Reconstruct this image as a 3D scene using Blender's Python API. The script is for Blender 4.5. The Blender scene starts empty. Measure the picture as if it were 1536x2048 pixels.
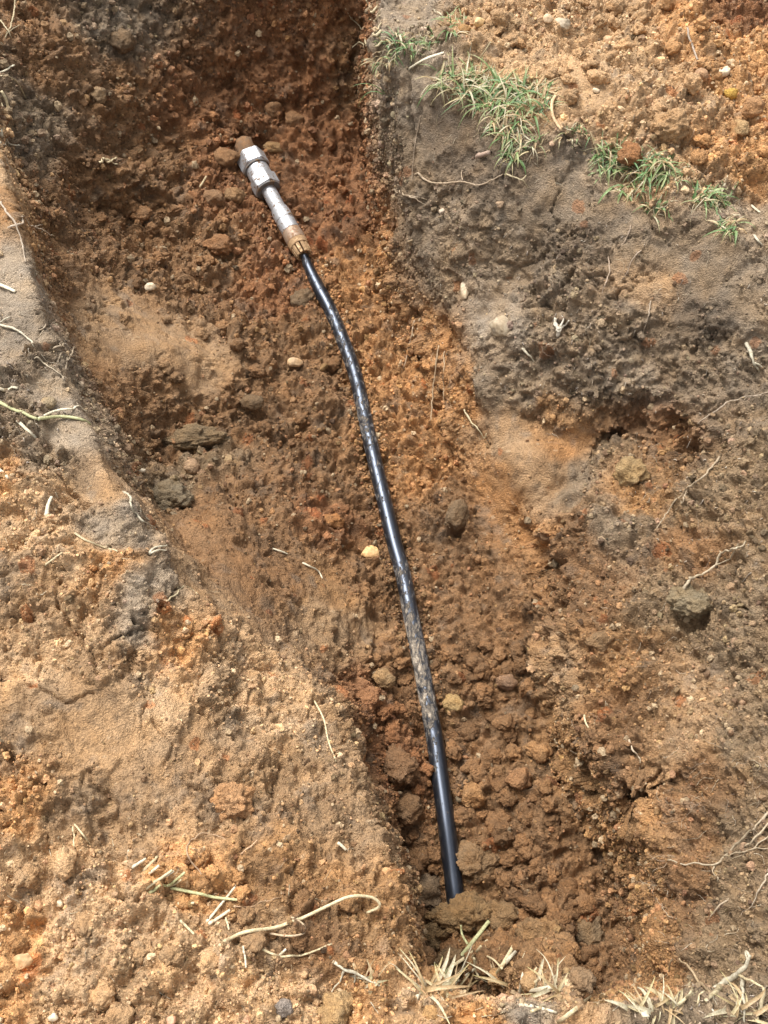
import bpy, math, random
import numpy as np
from mathutils import Vector, Matrix, geometry
from mathutils.bvhtree import BVHTree

random.seed(5)
rng = np.random.default_rng(11)
f32 = np.float32
scene = bpy.context.scene
COL = scene.collection

# ------------------------------------------------------------ camera
CAM_H = 1.42
TILT = math.radians(29.6)          # away from straight down
FPX = 2000.0                       # focal length for a picture 2048 high
cam_data = bpy.data.cameras.new("camera")
cam_data.sensor_fit = 'VERTICAL'
cam_data.sensor_height = 36.0
cam_data.lens = 36.0 * FPX / 2048.0
cam_data.clip_start = 0.02
cam_data.clip_end = 500.0
cam = bpy.data.objects.new("camera", cam_data)
cam.location = (0, 0, CAM_H)
cam.rotation_euler = (TILT, 0, 0)
COL.objects.link(cam)
scene.camera = cam

# ------------------------------------------------------------ sky, sun, exposure
SUN_EL, SUN_AZ = 58.0, -38.0       # azimuth from +Y, clockwise seen from above
world = bpy.data.worlds.new("World")
scene.world = world
world.use_nodes = True
nt = world.node_tree
for n in list(nt.nodes):
    nt.nodes.remove(n)
out = nt.nodes.new('ShaderNodeOutputWorld')
bg = nt.nodes.new('ShaderNodeBackground')
sky = nt.nodes.new('ShaderNodeTexSky')
sky.sky_type = 'NISHITA'
sky.sun_disc = False
sky.sun_elevation = math.radians(SUN_EL)
sky.sun_rotation = math.radians(SUN_AZ)
sky.air_density = 1.0
sky.dust_density = 4.0
sky.ozone_density = 0.6
hsv = nt.nodes.new('ShaderNodeHueSaturation')
hsv.inputs['Saturation'].default_value = 0.12
nt.links.new(sky.outputs[0], hsv.inputs['Color'])
nt.links.new(hsv.outputs[0], bg.inputs[0])
bg.inputs[1].default_value = 0.10
nt.links.new(bg.outputs[0], out.inputs[0])

sun_data = bpy.data.lights.new("sun", 'SUN')
sun_data.energy = 1.5
sun_data.angle = math.radians(28)
sun_data.color = (1.0, 0.95, 0.88)
sun = bpy.data.objects.new("sun", sun_data)
el, az = math.radians(SUN_EL), math.radians(SUN_AZ)
to_sun = Vector((math.sin(az) * math.cos(el), math.cos(az) * math.cos(el), math.sin(el)))
sun.rotation_euler = to_sun.to_track_quat('Z', 'Y').to_euler()
sun.location = to_sun * 10
COL.objects.link(sun)

scene.view_settings.view_transform = 'Standard'
scene.view_settings.look = 'None'
scene.view_settings.gamma = 1.0
scene.view_settings.use_curve_mapping = False
scene.view_settings.exposure = 1.45

# ------------------------------------------------------------ numeric helpers
CA, SA = math.cos(TILT), math.sin(TILT)

def ray(px, py):
    xc, yc = (px - 768.0) / FPX, (1024.0 - py) / FPX
    return xc, yc * CA + SA, yc * SA - CA

def W(px, py, z):
    """world x, y where the line of sight through a photo point reaches height z"""
    x, y, u = ray(px, py)
    t = (z - CAM_H) / u
    return x * t, y * t

def DZ(z):
    return z if z > -.28 else -.28 + (z + .28) * 1.6

def hash3(i, j, k, seed):
    with np.errstate(over='ignore'):
        h = (i.astype(np.uint32) * np.uint32(374761393)) ^ (j.astype(np.uint32) * np.uint32(668265263)) ^ \
            (k.astype(np.uint32) * np.uint32(2147483647 - 1013)) ^ np.uint32((seed * 2654435761) & 0xFFFFFFFF)
        h = (h ^ (h >> np.uint32(13))) * np.uint32(1274126177)
        h = (h ^ (h >> np.uint32(16))) * np.uint32(2246822519)
        h = h ^ (h >> np.uint32(15))
    return h

def u01(h, salt):
    with np.errstate(over='ignore'):
        h = (h ^ np.uint32((salt * 0x9E3779B1) & 0xFFFFFFFF)) * np.uint32(2654435769)
        h = h ^ (h >> np.uint32(15))
    return (h & np.uint32(0xFFFF)).astype(f32) / f32(65535.0)

def noise(P, s, seed):
    """value noise -1..1, feature size s"""
    q = P / f32(s)
    fl = np.floor(q)
    fr = (q - fl).astype(f32)
    ii = fl.astype(np.int64)
    w = fr * fr * (3 - 2 * fr)
    r = np.zeros(len(P), f32)
    for a in (0, 1):
        wa = w[:, 0] if a else 1 - w[:, 0]
        for b in (0, 1):
            wb = w[:, 1] if b else 1 - w[:, 1]
            for c in (0, 1):
                wc = w[:, 2] if c else 1 - w[:, 2]
                r += wa * wb * wc * u01(hash3(ii[:, 0] + a, ii[:, 1] + b, ii[:, 2] + c, seed), 1)
    return r * 2 - 1

def fbm(P, s, seed, octs=3, gain=0.5):
    r = np.zeros(len(P), f32)
    a, tot = 1.0, 0.0
    for o in range(octs):
        r += a * noise(P, s / 2 ** o, seed + 17 * o)
        tot += a
        a *= gain
    return r / tot

def balls(P, s, seed, prob=0.6, rmin=0.28, rmax=0.62, sharp=False):
    """union of rounded lumps (in metres) and a random number per lump"""
    q = P / f32(s)
    base = np.floor(q).astype(np.int64)
    best = np.zeros(len(P), f32)
    ident = np.zeros(len(P), f32)
    for a in (-1, 0, 1):
        for b in (-1, 0, 1):
            for c in (-1, 0, 1):
                ci = base + np.array((a, b, c))
                h = hash3(ci[:, 0], ci[:, 1], ci[:, 2], seed)
                d2 = np.zeros(len(P), f32)
                for ax in range(3):
                    d = (q[:, ax] - (ci[:, ax] + u01(h, 3 + ax))).astype(f32)
                    d2 += d * d
                r = rmin + (rmax - rmin) * u01(h, 7) ** 1.5
                hh = r * r - d2
                ok = (hh > 0) & (u01(h, 9) < prob)
                v = np.where(ok, np.sqrt(np.maximum(hh, 0)), 0)
                m = v > best
                best = np.where(m, v, best)
                ident = np.where(m, u01(h, 11), ident)
    return best * f32(s), ident

def plates(P, s, seed, tilt=.5):
    """broken plates: each cell a tilted facet at its own height, -1..1 (times nothing), and a number per cell"""
    q = P / f32(s)
    base = np.floor(q).astype(np.int64)
    best = np.full(len(P), 9, f32); val = np.zeros(len(P), f32); ident = np.zeros(len(P), f32)
    for a in (-1, 0, 1):
        for b in (-1, 0, 1):
            for c in (-1, 0, 1):
                ci = base + np.array((a, b, c))
                h = hash3(ci[:, 0], ci[:, 1], ci[:, 2], seed)
                d2 = np.zeros(len(P), f32); tl = np.zeros(len(P), f32)
                for ax in range(3):
                    d = (q[:, ax] - (ci[:, ax] + u01(h, 3 + ax))).astype(f32)
                    d2 += d * d; tl += d * (u01(h, 20 + ax) - f32(.5)) * f32(2 * tilt)
                m = d2 < best
                best = np.where(m, d2, best)
                val = np.where(m, u01(h, 13) * 2 - 1 + 2 * tl, val)
                ident = np.where(m, u01(h, 11), ident)
    return val.clip(-2, 2), ident

def smooth2(a, n):
    for _ in range(n):
        b = np.pad(a, 1, mode='edge')
        a = (b[:-2, 1:-1] + b[2:, 1:-1] + 2 * b[1:-1, 1:-1] + b[1:-1, :-2] + b[1:-1, 2:]) / 6
    return a

# ------------------------------------------------------------ terrain shape: lines of known height
LINES = [
    # deepest line under the pipe
    [(485, 285, -.385), (560, 440, -.41), (640, 600, -.41), (690, 740, -.41), (740, 900, -.41), (775, 1050, -.41),
     (810, 1200, -.41), (850, 1400, -.41), (885, 1600, -.41), (910, 1790, -.41), (930, 1900, -.385)],
    # foot of the right wall
    [(720, 205, -.35), (734, 260, -.375), (742, 330, -.39), (752, 450, -.40), (780, 600, -.40), (845, 720, -.40), (895, 860, -.395),
     (938, 970, -.39), (1020, 1080, -.385), (1085, 1180, -.38), (1080, 1300, -.375), (1090, 1450, -.385),
     (1150, 1600, -.385), (1215, 1720, -.385), (1245, 1850, -.38), (1262, 1960, -.37)],
    # brow of the grey block just above the foot
    [(796, 230, -.08), (812, 330, -.16), (838, 470, -.24), (880, 560, -.27), (925, 660, -.285), (975, 800, -.30),
     (1010, 900, -.31), (1070, 1010, -.325), (1130, 1090, -.31), (1152, 1250, -.27), (1168, 1420, -.26),
     (1230, 1560, -.24), (1312, 1700, -.20), (1352, 1850, -.17), (1380, 1950, -.14)],
    # rim of the right block
    [(752, -160, 0), (754, -40, 0), (756, 60, 0), (766, 125, 0), (800, 150, -.005), (885, 185, -.005), (990, 262, -.005),
     (1060, 300, 0), (1150, 300, 0), (1220, 352, 0), (1320, 402, 0), (1420, 452, 0), (1520, 500, 0), (1640, 620, 0),
     (1700, 800, 0), (1690, 1100, 0), (1670, 1400, 0), (1640, 1700, 0), (1580, 1900, .0), (1536, 1985, 0), (1400, 2012, 0), (1250, 2022, 0),
     (1170, 1995, 0), (1000, 2002, 0), (900, 1992, 0), (838, 1968, 0)],
    # spoil on the right block, a step behind the rim
    [(800, 40, .0), (900, 110, .012), (1000, 190, .018), (1080, 245, .02), (1200, 290, .02), (1330, 355, .02), (1440, 395, .012), (1560, 440, .01)],
    [(860, -20, .02), (1000, 60, .05), (1150, 140, .06), (1300, 200, .06), (1450, 260, .06), (1600, 340, .04)],
    # rim of the left bank
    [(-150, -60, 0), (-75, 60, 0), (-30, 180, 0), (2, 300, 0), (42, 480, 0), (85, 650, 0), (150, 800, 0), (210, 930, 0), (268, 1060, 0), (296, 1112, -.005),
     (360, 1180, -.04), (470, 1265, -.10), (560, 1330, -.17), (640, 1395, -.19), (692, 1480, -.165), (730, 1600, -.13), (775, 1740, -.09), (812, 1850, -.06), (832, 1920, -.04), (838, 1968, 0)],
    # foot of the left bank
    [(40, 330, -.13), (85, 480, -.17), (135, 640, -.19), (200, 790, -.22), (255, 910, -.25), (300, 1030, -.27), (352, 1078, -.22),
     (430, 1165, -.20), (540, 1250, -.25), (620, 1310, -.30), (690, 1400, -.345), (735, 1490, -.375), (765, 1610, -.40), (808, 1745, -.40), (845, 1860, -.40), (862, 1950, -.38)],
    # near foot under the bottom rim
    [(862, 1950, -.38), (960, 2010, -.38), (1100, 2040, -.38), (1262, 1960, -.37)],
    # shoulder of the left bank
    [(-200, 1000, .0), (0, 1250, -.004), (200, 1350, -.012), (330, 1480, -.03), (450, 1620, -.035), (560, 1760, -.03), (680, 1900, -.015), (760, 2000, 0)],
    # end wall foot and top
    [(60, 250, -.13), (180, 300, -.23), (330, 300, -.33), (485, 262, -.365), (620, 215, -.35), (720, 205, -.35)],
    [(20, 40, -.08), (180, 75, -.14), (330, 50, -.19), (520, 40, -.22), (700, 30, -.21), (728, 20, -.19)],
    [(-150, -60, 0), (100, -130, -.0), (300, -160, -.0), (520, -170, 0), (700, -175, 0), (752, -160, 0)],
]
POINTS = [(250, 450, -.34), (400, 420, -.375), (200, 560, -.27), (350, 600, -.365), (500, 600, -.395), (230, 700, -.255), (330, 700, -.30),
          (430, 720, -.34), (560, 760, -.385), (330, 820, -.33), (430, 860, -.365), (560, 900, -.39), (310, 930, -.335), (400, 960, -.33),
          (500, 960, -.345), (330, 1010, -.30), (450, 1040, -.27), (560, 1080, -.315), (640, 1060, -.37), (700, 1150, -.385), (600, 1180, -.315), (700, 1240, -.375), (640, 1240, -.335), (780, 1420, -.4),
          (760, 400, -.395), (660, 400, -.40), (860, 1000, -.405), (950, 1150, -.4), (980, 1300, -.395), (1000, 1500, -.4), (1050, 1700, -.395), (1120, 1850, -.385),
          (1100, 500, -.115), (950, 400, -.09), (925, 520, -.20), (1000, 640, -.20), (1150, 700, -.185), (1040, 780, -.27), (1090, 860, -.30),
          (1130, 800, -.235), (1150, 880, -.295), (1160, 960, -.315), (1200, 880, -.305), (1250, 865, -.295), (1330, 895, -.28), (1390, 915, -.255),
          (1230, 770, -.215), (1330, 785, -.205), (1420, 840, -.17), (1250, 960, -.265), (1350, 980, -.24), (1200, 1060, -.28),
          (1350, 650, -.115), (1500, 640, -.05), (1500, 900, -.10), (1480, 1100, -.115), (1300, 1150, -.225), (1500, 1300, -.10), (1350, 1320, -.195), (1500, 1500, -.10), (1380, 1550, -.175), (1200, 1570, -.315), (1240, 1620, -.32), (1500, 1750, -.09),
          (60, 800, 0.004), (60, 1000, .01), (150, 1700, .0), (300, 1900, .01), (100, 2000, .015), (600, 2040, .01)]
OUT = [(-1.6, -.6, 0), (0, -.6, 0), (1.7, -.6, 0), (1.7, .8, 0), (1.7, 2, .02), (1.7, 3.4, 0), (.6, 3.4, .03), (-.4, 3.4, 0), (-1.6, 3.4, 0), (-1.6, 2, 0), (-1.6, .8, 0)]

LINES = [[(a, b, DZ(z)) for a, b, z in ln] for ln in LINES]
POINTS = [(a, b, DZ(z)) for a, b, z in POINTS]
vs, es, zs = [], [], []
def add_pt(x, y, z):
    for i, v in enumerate(vs):
        if abs(v[0] - x) < 1e-4 and abs(v[1] - y) < 1e-4:
            return i
    vs.append((x, y)); zs.append(z)
    return len(vs) - 1
for ln in LINES:
    ids = [add_pt(*W(px, py, z), z) for px, py, z in ln]
    es += [(a, b) for a, b in zip(ids, ids[1:]) if a != b]
for px, py, z in POINTS:
    add_pt(*W(px, py, z), z)
for x, y, z in OUT:
    add_pt(x, y, z)
cv, ce, cf, ov, oe, of = geometry.delaunay_2d_cdt([Vector(v) for v in vs], es, [], 0, 1e-5)
cz = []
for i, v in enumerate(cv):
    if ov[i]:
        cz.append(np.mean([zs[k] for k in ov[i]]))
    else:                                    # crossing of two lines: nearest known height
        d = [(v.x - a[0]) ** 2 + (v.y - a[1]) ** 2 for a in vs]
        cz.append(zs[int(np.argmin(d))])
GX0, GY0, GS = -1.6, -.6, 0.005
gnx, gny = 661, 801
gx = GX0 + GS * np.arange(gnx); gy = GY0 + GS * np.arange(gny)
ZG = np.zeros((gny, gnx))
for f in cf:
    if len(f) < 3: continue
    (x0, y0), (x1, y1), (x2, y2) = [cv[k][:] for k in f[:3]]
    a, b, c = [cz[k] for k in f[:3]]
    det = (y1 - y2) * (x0 - x2) + (x2 - x1) * (y0 - y2)
    if abs(det) < 1e-10: continue
    i0, i1 = int(max(0, (min(x0, x1, x2) - GX0) // GS)), int(min(gnx - 1, (max(x0, x1, x2) - GX0) // GS + 1))
    j0, j1 = int(max(0, (min(y0, y1, y2) - GY0) // GS)), int(min(gny - 1, (max(y0, y1, y2) - GY0) // GS + 1))
    XX, YY = np.meshgrid(gx[i0:i1 + 1], gy[j0:j1 + 1])
    l0 = ((y1 - y2) * (XX - x2) + (x2 - x1) * (YY - y2)) / det
    l1 = ((y2 - y0) * (XX - x2) + (x0 - x2) * (YY - y2)) / det
    l2 = 1 - l0 - l1
    m = (l0 >= -1e-6) & (l1 >= -1e-6) & (l2 >= -1e-6)
    ZG[j0:j1 + 1, i0:i1 + 1][m] = (l0 * a + l1 * b + l2 * c)[m]
ZG = smooth2(ZG, 2)

def sample(G, x, y):
    u = np.clip((x - GX0) / GS, 0, gnx - 1.001); v = np.clip((y - GY0) / GS, 0, gny - 1.001)
    i = u.astype(int); j = v.astype(int); fu = u - i; fv = v - j
    return (G[j, i] * (1 - fu) * (1 - fv) + G[j, i + 1] * fu * (1 - fv) + G[j + 1, i] * (1 - fu) * fv + G[j + 1, i + 1] * fu * fv)

# triangle sheet: a coarse grid that grows wider outwards, then split where it is seen until edges are fine
grow = np.cumsum(0.012 * 1.25 ** np.arange(32))
def axis_(a0, a1, st):
    c = np.arange(a0, a1, st)
    return np.concatenate([(c[0] - grow)[::-1], c, c[-1] + grow])
xa, ya = axis_(-1.1, 1.1, .0062), axis_(-.1, 2.5, .0062)
XX, YY = np.meshgrid(xa, ya)
P = np.stack([XX.ravel(), YY.ravel(), sample(ZG, XX.ravel(), YY.ravel())], -1)
nyy, nxx = XX.shape
ii = np.arange(nyy * nxx).reshape(nyy, nxx)
A_, B_, C_, D_ = ii[:-1, :-1].ravel(), ii[:-1, 1:].ravel(), ii[1:, 1:].ravel(), ii[1:, :-1].ravel()
alt = (np.add.outer(np.arange(nyy - 1), np.arange(nxx - 1)) % 2).ravel().astype(bool)
tris = np.concatenate([np.stack([A_, B_, C_], -1)[alt], np.stack([A_, C_, D_], -1)[alt], np.stack([A_, B_, D_], -1)[~alt], np.stack([B_, C_, D_], -1)[~alt]])

def split(P, tris, k):
    e = np.stack([tris, np.roll(tris, -1, 1)], -1).reshape(-1, 2)
    e = np.sort(e, 1)
    key = e[:, 0].astype(np.int64) * len(P) + e[:, 1]
    uk, inv = np.unique(key, return_inverse=True)
    ea, eb = uk // len(P), uk % len(P)
    mid = (P[ea] + P[eb]) / 2
    L = np.linalg.norm(P[ea] - P[eb], axis=1)
    px_ = (mid[:, 1] * SA + (CAM_H - mid[:, 2]) * CA) / 1000.0
    over = np.maximum(np.abs(mid[:, 0]) - (.50 + .225 * np.clip(mid[:, 1], 0, 3)), 0) + np.maximum(-.01 - mid[:, 1], 0) + np.maximum(mid[:, 1] - 2.5, 0)
    sp = (L > k * px_ * (1 + over * 14)) & (over < .3)
    newid = np.full(len(uk), -1); newid[sp] = len(P) + np.arange(sp.sum())
    m = newid[inv].reshape(-1, 3)
    cnt = (m >= 0).sum(1)
    res = [tris[cnt == 0]]
    def roll(sel, sh):
        return np.take_along_axis(tris[sel], (np.arange(3)[None] + sh[:, None]) % 3, 1), np.take_along_axis(m[sel], (np.arange(3)[None] + sh[:, None]) % 3, 1)
    s1 = cnt == 1
    t_, q = roll(s1, np.argmax(m[s1] >= 0, 1))
    res += [np.stack([t_[:, 0], q[:, 0], t_[:, 2]], -1), np.stack([q[:, 0], t_[:, 1], t_[:, 2]], -1)]
    s2 = cnt == 2
    t_, q = roll(s2, (np.argmax(m[s2] < 0, 1) + 1) % 3)
    res += [np.stack([q[:, 0], t_[:, 1], q[:, 1]], -1), np.stack([t_[:, 0], q[:, 0], q[:, 1]], -1), np.stack([t_[:, 0], q[:, 1], t_[:, 2]], -1)]
    s3 = cnt == 3
    t_, q = tris[s3], m[s3]
    res += [np.stack([t_[:, 0], q[:, 0], q[:, 2]], -1), np.stack([q[:, 0], t_[:, 1], q[:, 1]], -1), np.stack([q[:, 2], q[:, 1], t_[:, 2]], -1), q]
    return np.vstack([P, mid[sp]]), np.vstack(res)
for it_ in range(7):
    P_prev, tris_prev = P, tris
    P, tris = split(P, tris, 2.45)
    if it_ == 1: n_coarse, tris_coarse = len(P), tris
    if len(P) - len(P_prev) < 500: break
P = P.astype(f32)
inside = (np.abs(P[:, 0]) < 1.6) & (P[:, 1] > -.6) & (P[:, 1] < 3.4)

def mesh_normals(P, tris):
    p = P.astype(np.float64)
    fn_ = np.cross(p[tris[:, 1]] - p[tris[:, 0]], p[tris[:, 2]] - p[tris[:, 0]])
    n = np.stack([np.bincount(tris.ravel(), np.repeat(fn_[:, a], 3), len(P)) for a in range(3)], -1)
    n /= np.linalg.norm(n, axis=1)[:, None] + 1e-15
    return n.astype(f32)

# ------------------------------------------------------------ soils: kind of soil, crumbliness, by place
SOIL = {                      # real colours of the dry to damp soils
    'O': (.51, .275, .115),   # orange spoil
    'P': (.50, .318, .168),   # pale orange spoil
    'T': (.345, .215, .112),   # tan smeared clay
    'B': (.235, .128, .058),   # brown subsoil
    'R': (.27, .125, .053),   # red brown subsoil
    'Y': (.33, .182, .078),   # ochre subsoil
    'G': (.225, .162, .102),  # grey brown topsoil
    'L': (.31, .235, .160),   # pale grey brown dry topsoil
    'K': (.235, .158, .088),  # brown grey subsoil of the right wall
    'E': (.40, .205, .082),   # bright ochre band at the foot of the right wall
    'D': (.150, .106, .067),  # dark topsoil
}
ZONES = [  # photo point, height, soil, crumbliness
    (60, 40, -.06, 'B', .8), (250, 40, -.12, 'G', .7), (120, 160, -.14, 'B', .8), (250, 180, -.2, 'B', .6), (400, 60, -.13, 'B', .9), (560, 80, -.2, 'R', 1), (680, 60, -.14, 'R', .8),
    (60, 250, -.14, 'G', .8), (400, 200, -.26, 'R', .9), (600, 200, -.33, 'R', 1), (700, 160, -.33, 'B', .8), (150, 380, -.27, 'B', .7), (300, 350, -.34, 'B', 1), (450, 380, -.38, 'R', 1),
    (60, 420, -.14, 'B', .7), (100, 560, -.16, 'B', .5), (250, 500, -.33, 'B', .9), (400, 520, -.38, 'B', 1), (550, 560, -.4, 'R', 1), (700, 450, -.4, 'R', .9), (720, 300, -.38, 'R', .8), (740, 560, -.41, 'E', .8), (780, 760, -.4, 'E', .9),
    (200, 640, -.23, 'T', .2), (300, 690, -.28, 'T', .12), (400, 720, -.33, 'T', .25), (560, 700, -.39, 'B', .9), (640, 800, -.4, 'B', .8), (300, 800, -.3, 'B', .5), (450, 830, -.37, 'B', .9),
    (250, 820, -.25, 'B', .4), (550, 880, -.39, 'B', .8), (350, 880, -.34, 'B', .8), (400, 900, -.34, 'K', .8), (330, 980, -.31, 'K', .5), (420, 1000, -.28, 'B', .4), (520, 1000, -.33, 'B', .7), (640, 960, -.38, 'B', .9), (640, 1040, -.37, 'R', 1),
    (450, 1120, -.23, 'B', .25), (560, 1150, -.3, 'B', .3), (650, 1200, -.35, 'Y', .12), (700, 1260, -.37, 'T', .15), (620, 1260, -.33, 'T', .3), (400, 1150, -.1, 'T', .25), (740, 1180, -.39, 'B', .7),
    (760, 1340, -.4, 'B', 1), (700, 1440, -.36, 'R', 1), (780, 1560, -.4, 'R', 1), (800, 1700, -.4, 'B', 1), (860, 1850, -.4, 'B', .9),
    (840, 900, -.4, 'E', .9), (880, 1050, -.4, 'B', .9), (900, 1200, -.4, 'B', .8), (950, 1250, -.39, 'B', .8), (950, 1400, -.4, 'B', 1), (980, 1600, -.4, 'B', 1), (1050, 1750, -.39, 'B', 1), (1000, 1850, -.4, 'Y', .7), (1080, 1850, -.39, 'B', 1), (1180, 1900, -.38, 'B', 1), (1100, 1950, -.38, 'B', 1),
    # right wall
    (800, 180, -.03, 'L', .3), (790, 300, -.14, 'G', .4), (900, 280, -.04, 'D', .3), (1000, 350, -.04, 'D', .3), (1150, 400, -.05, 'G', .12), (1050, 420, -.07, 'G', .2), (1150, 480, -.1, 'D', .7), (1280, 480, -.05, 'G', .3), (1400, 520, -.03, 'G', .3), (1500, 560, -.02, 'G', .4),
    (850, 450, -.2, 'G', .4), (950, 500, -.15, 'G', .5), (880, 580, -.27, 'G', .4), (980, 640, -.22, 'L', .3), (1100, 600, -.16, 'G', .8), (1280, 580, -.11, 'T', .15), (1250, 650, -.14, 'G', .6), (1400, 650, -.08, 'D', .4), (1500, 700, -.06, 'G', .5),
    (860, 640, -.3, 'E', .4), (920, 780, -.32, 'E', .5), (980, 780, -.3, 'G', .2), (1060, 760, -.25, 'G', .5), (1150, 740, -.2, 'G', .8), (1250, 760, -.19, 'L', .6), (1380, 740, -.14, 'G', .6),
    (1020, 880, -.31, 'T', .1), (1080, 960, -.31, 'T', .3), (1140, 900, -.3, 'E', .06), (1150, 980, -.32, 'G', .1), (1100, 840, -.27, 'Y', .6), (1200, 860, -.32, 'B', .8), (1250, 830, -.3, 'R', .3), (1330, 850, -.29, 'R', .4), (1210, 920, -.31, 'K', .7), (1330, 930, -.29, 'B', .9),
    (980, 980, -.35, 'E', .3), (1050, 1050, -.33, 'E', .5), (1130, 1130, -.3, 'B', .7), (1250, 1050, -.25, 'G', .9), (1280, 980, -.24, 'Y', .9), (1400, 1000, -.18, 'L', .7), (1500, 950, -.1, 'L', .6), (1500, 1150, -.1, 'L', .6), (1380, 1100, -.18, 'B', 1),
    (1200, 1200, -.28, 'B', .6), (1350, 1220, -.2, 'L', .5), (1480, 1300, -.1, 'L', .5), (1250, 1320, -.25, 'Y', .6), (1150, 1350, -.32, 'T', .4), (1400, 1400, -.17, 'T', .3), (1500, 1480, -.1, 'L', .3), (1250, 1420, -.25, 'B', .7), (1150, 1480, -.35, 'Y', .4),
    (1200, 1600, -.32, 'Y', .6), (1280, 1520, -.25, 'B', .7), (1350, 1500, -.2, 'T', .3), (1300, 1700, -.25, 'Y', .5), (1400, 1600, -.16, 'B', .5), (1500, 1700, -.1, 'L', .6), (1400, 1780, -.17, 'B', .6), (1280, 1850, -.28, 'Y', .3), (1480, 1880, -.1, 'L', .5), (1350, 1950, -.2, 'Y', .3),
    # spoil on the right
    (790, 30, 0, 'L', .3), (840, 120, 0, 'L', .7), (950, 60, .03, 'P', .6), (1100, 60, .05, 'O', .7), (1250, 60, .06, 'O', .8), (1400, 60, .06, 'O', .9), (1500, 120, .06, 'O', .9), (1000, 150, .02, 'P', .5), (1150, 170, .05, 'P', .4), (1250, 150, .06, 'P', .6),
    (1300, 220, .06, 'O', .8), (1200, 260, .04, 'O', .7), (1400, 300, .05, 'O', .9), (1500, 330, .05, 'O', .9), (1350, 330, .03, 'P', .8), (1480, 430, 0, 'L', .5), (1500, 30, .04, 'R', .9), (1180, 330, 0, 'L', .5),
    # left rim and bank
    (20, 560, 0, 'L', .3), (60, 640, 0, 'L', .2), (30, 700, 0, 'L', .15), (60, 760, 0, 'G', .7), (110, 780, 0, 'L', .3), (60, 860, 0, 'G', 1), (160, 850, 0, 'L', .15), (190, 960, 0, 'T', .1), (90, 930, 0, 'G', .9), (30, 980, 0, 'O', .9), (110, 1000, 0, 'P', .7), (230, 1060, 0, 'L', .3), (40, 430, -.02, 'Y', .3), (20, 340, -.01, 'P', .3),
    (60, 1080, 0, 'P', .6), (150, 1120, 0, 'P', .6), (60, 1200, 0, 'T', .4), (230, 1150, 0, 'O', .6), (320, 1160, -.01, 'L', .3), (120, 1300, 0, 'P', .6), (280, 1230, 0, 'L', .5), (240, 1330, -.01, 'T', .7), (380, 1280, -.04, 'O', .6), (200, 1420, 0, 'T', .12), (320, 1400, -.02, 'P', .3),
    (80, 1450, 0, 'T', .5), (450, 1360, -.08, 'P', .6), (560, 1420, -.15, 'P', .5), (430, 1480, -.05, 'T', .3), (300, 1550, -.03, 'T', .3), (620, 1500, -.2, 'T', .5), (150, 1570, 0, 'T', .6), (50, 1600, 0, 'O', .8), (420, 1600, -.03, 'T', .6), (600, 1620, -.17, 'T', .5), (680, 1600, -.22, 'T', .4),
    (300, 1650, -.02, 'T', .6), (100, 1750, 0, 'P', .7), (250, 1780, 0, 'P', .9), (400, 1750, -.01, 'O', .8), (520, 1750, -.02, 'Y', .6), (650, 1750, -.12, 'T', .5), (720, 1780, -.15, 'T', .4), (60, 1850, .01, 'O', .9), (200, 1900, .01, 'P', 1), (350, 1880, .01, 'P', 1), (500, 1850, 0, 'T', .8), (620, 1870, -.01, 'B', .8), (700, 1850, -.05, 'Y', .7), (780, 1880, -.1, 'Y', .6),
    (50, 2000, .01, 'O', .9), (200, 2020, .01, 'P', 1), (400, 2000, .01, 'P', .8), (550, 2000, .01, 'P', 1), (700, 2000, 0, 'O', 1), (800, 2020, 0, 'P', 1), (950, 2030, 0, 'O', .9), (1050, 1990, 0, 'L', .5), (1150, 2020, 0, 'T', .3), (1300, 2035, 0, 'G', .8), (1450, 2030, 0, 'G', .8),
]
ZONES = [(a, b, DZ(z), ('P' if s_ == 'O' and a > 900 and b < 420 and k_ < .85 else 'K' if s_ == 'L' and a > 1000 and b > 900 and b < 1960 else s_), min(1, k_ + .32) if (a > 1100 and b > 900) else k_) for a, b, z, s_, k_ in ZONES]
zp = np.array([W(a, b, z) + (z,) for a, b, z, s, k in ZONES])
zc = np.array([SOIL[s] for *_, s, k in ZONES]); zk = np.array([k for *_, k in ZONES])
lum = lambda c: c[..., 0] * .3 + c[..., 1] * .55 + c[..., 2] * .15

wx = fbm(P, .09, 51, 3) ; wy = fbm(P + 3.1, .09, 52, 3)
Q = P.astype(np.float64).copy(); Q[:, 0] += wx * .05; Q[:, 1] += wy * .05
Q[:, 2] *= 1.3; zq = zp.copy(); zq[:, 2] *= 1.3
colr = np.zeros((len(P), 3)); kk = np.zeros(len(P)); sw = np.zeros(len(P))
for p, c, k in zip(zq, zc, zk):
    d2 = (Q[:, 0] - p[0]) ** 2 + (Q[:, 1] - p[1]) ** 2 + (Q[:, 2] - p[2]) ** 2
    w = 1.0 / (d2 + 2e-4) ** 2.5
    colr += w[:, None] * c; kk += w * k; sw += w
colr /= sw[:, None]; kk = (kk / sw).astype(f32)

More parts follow.
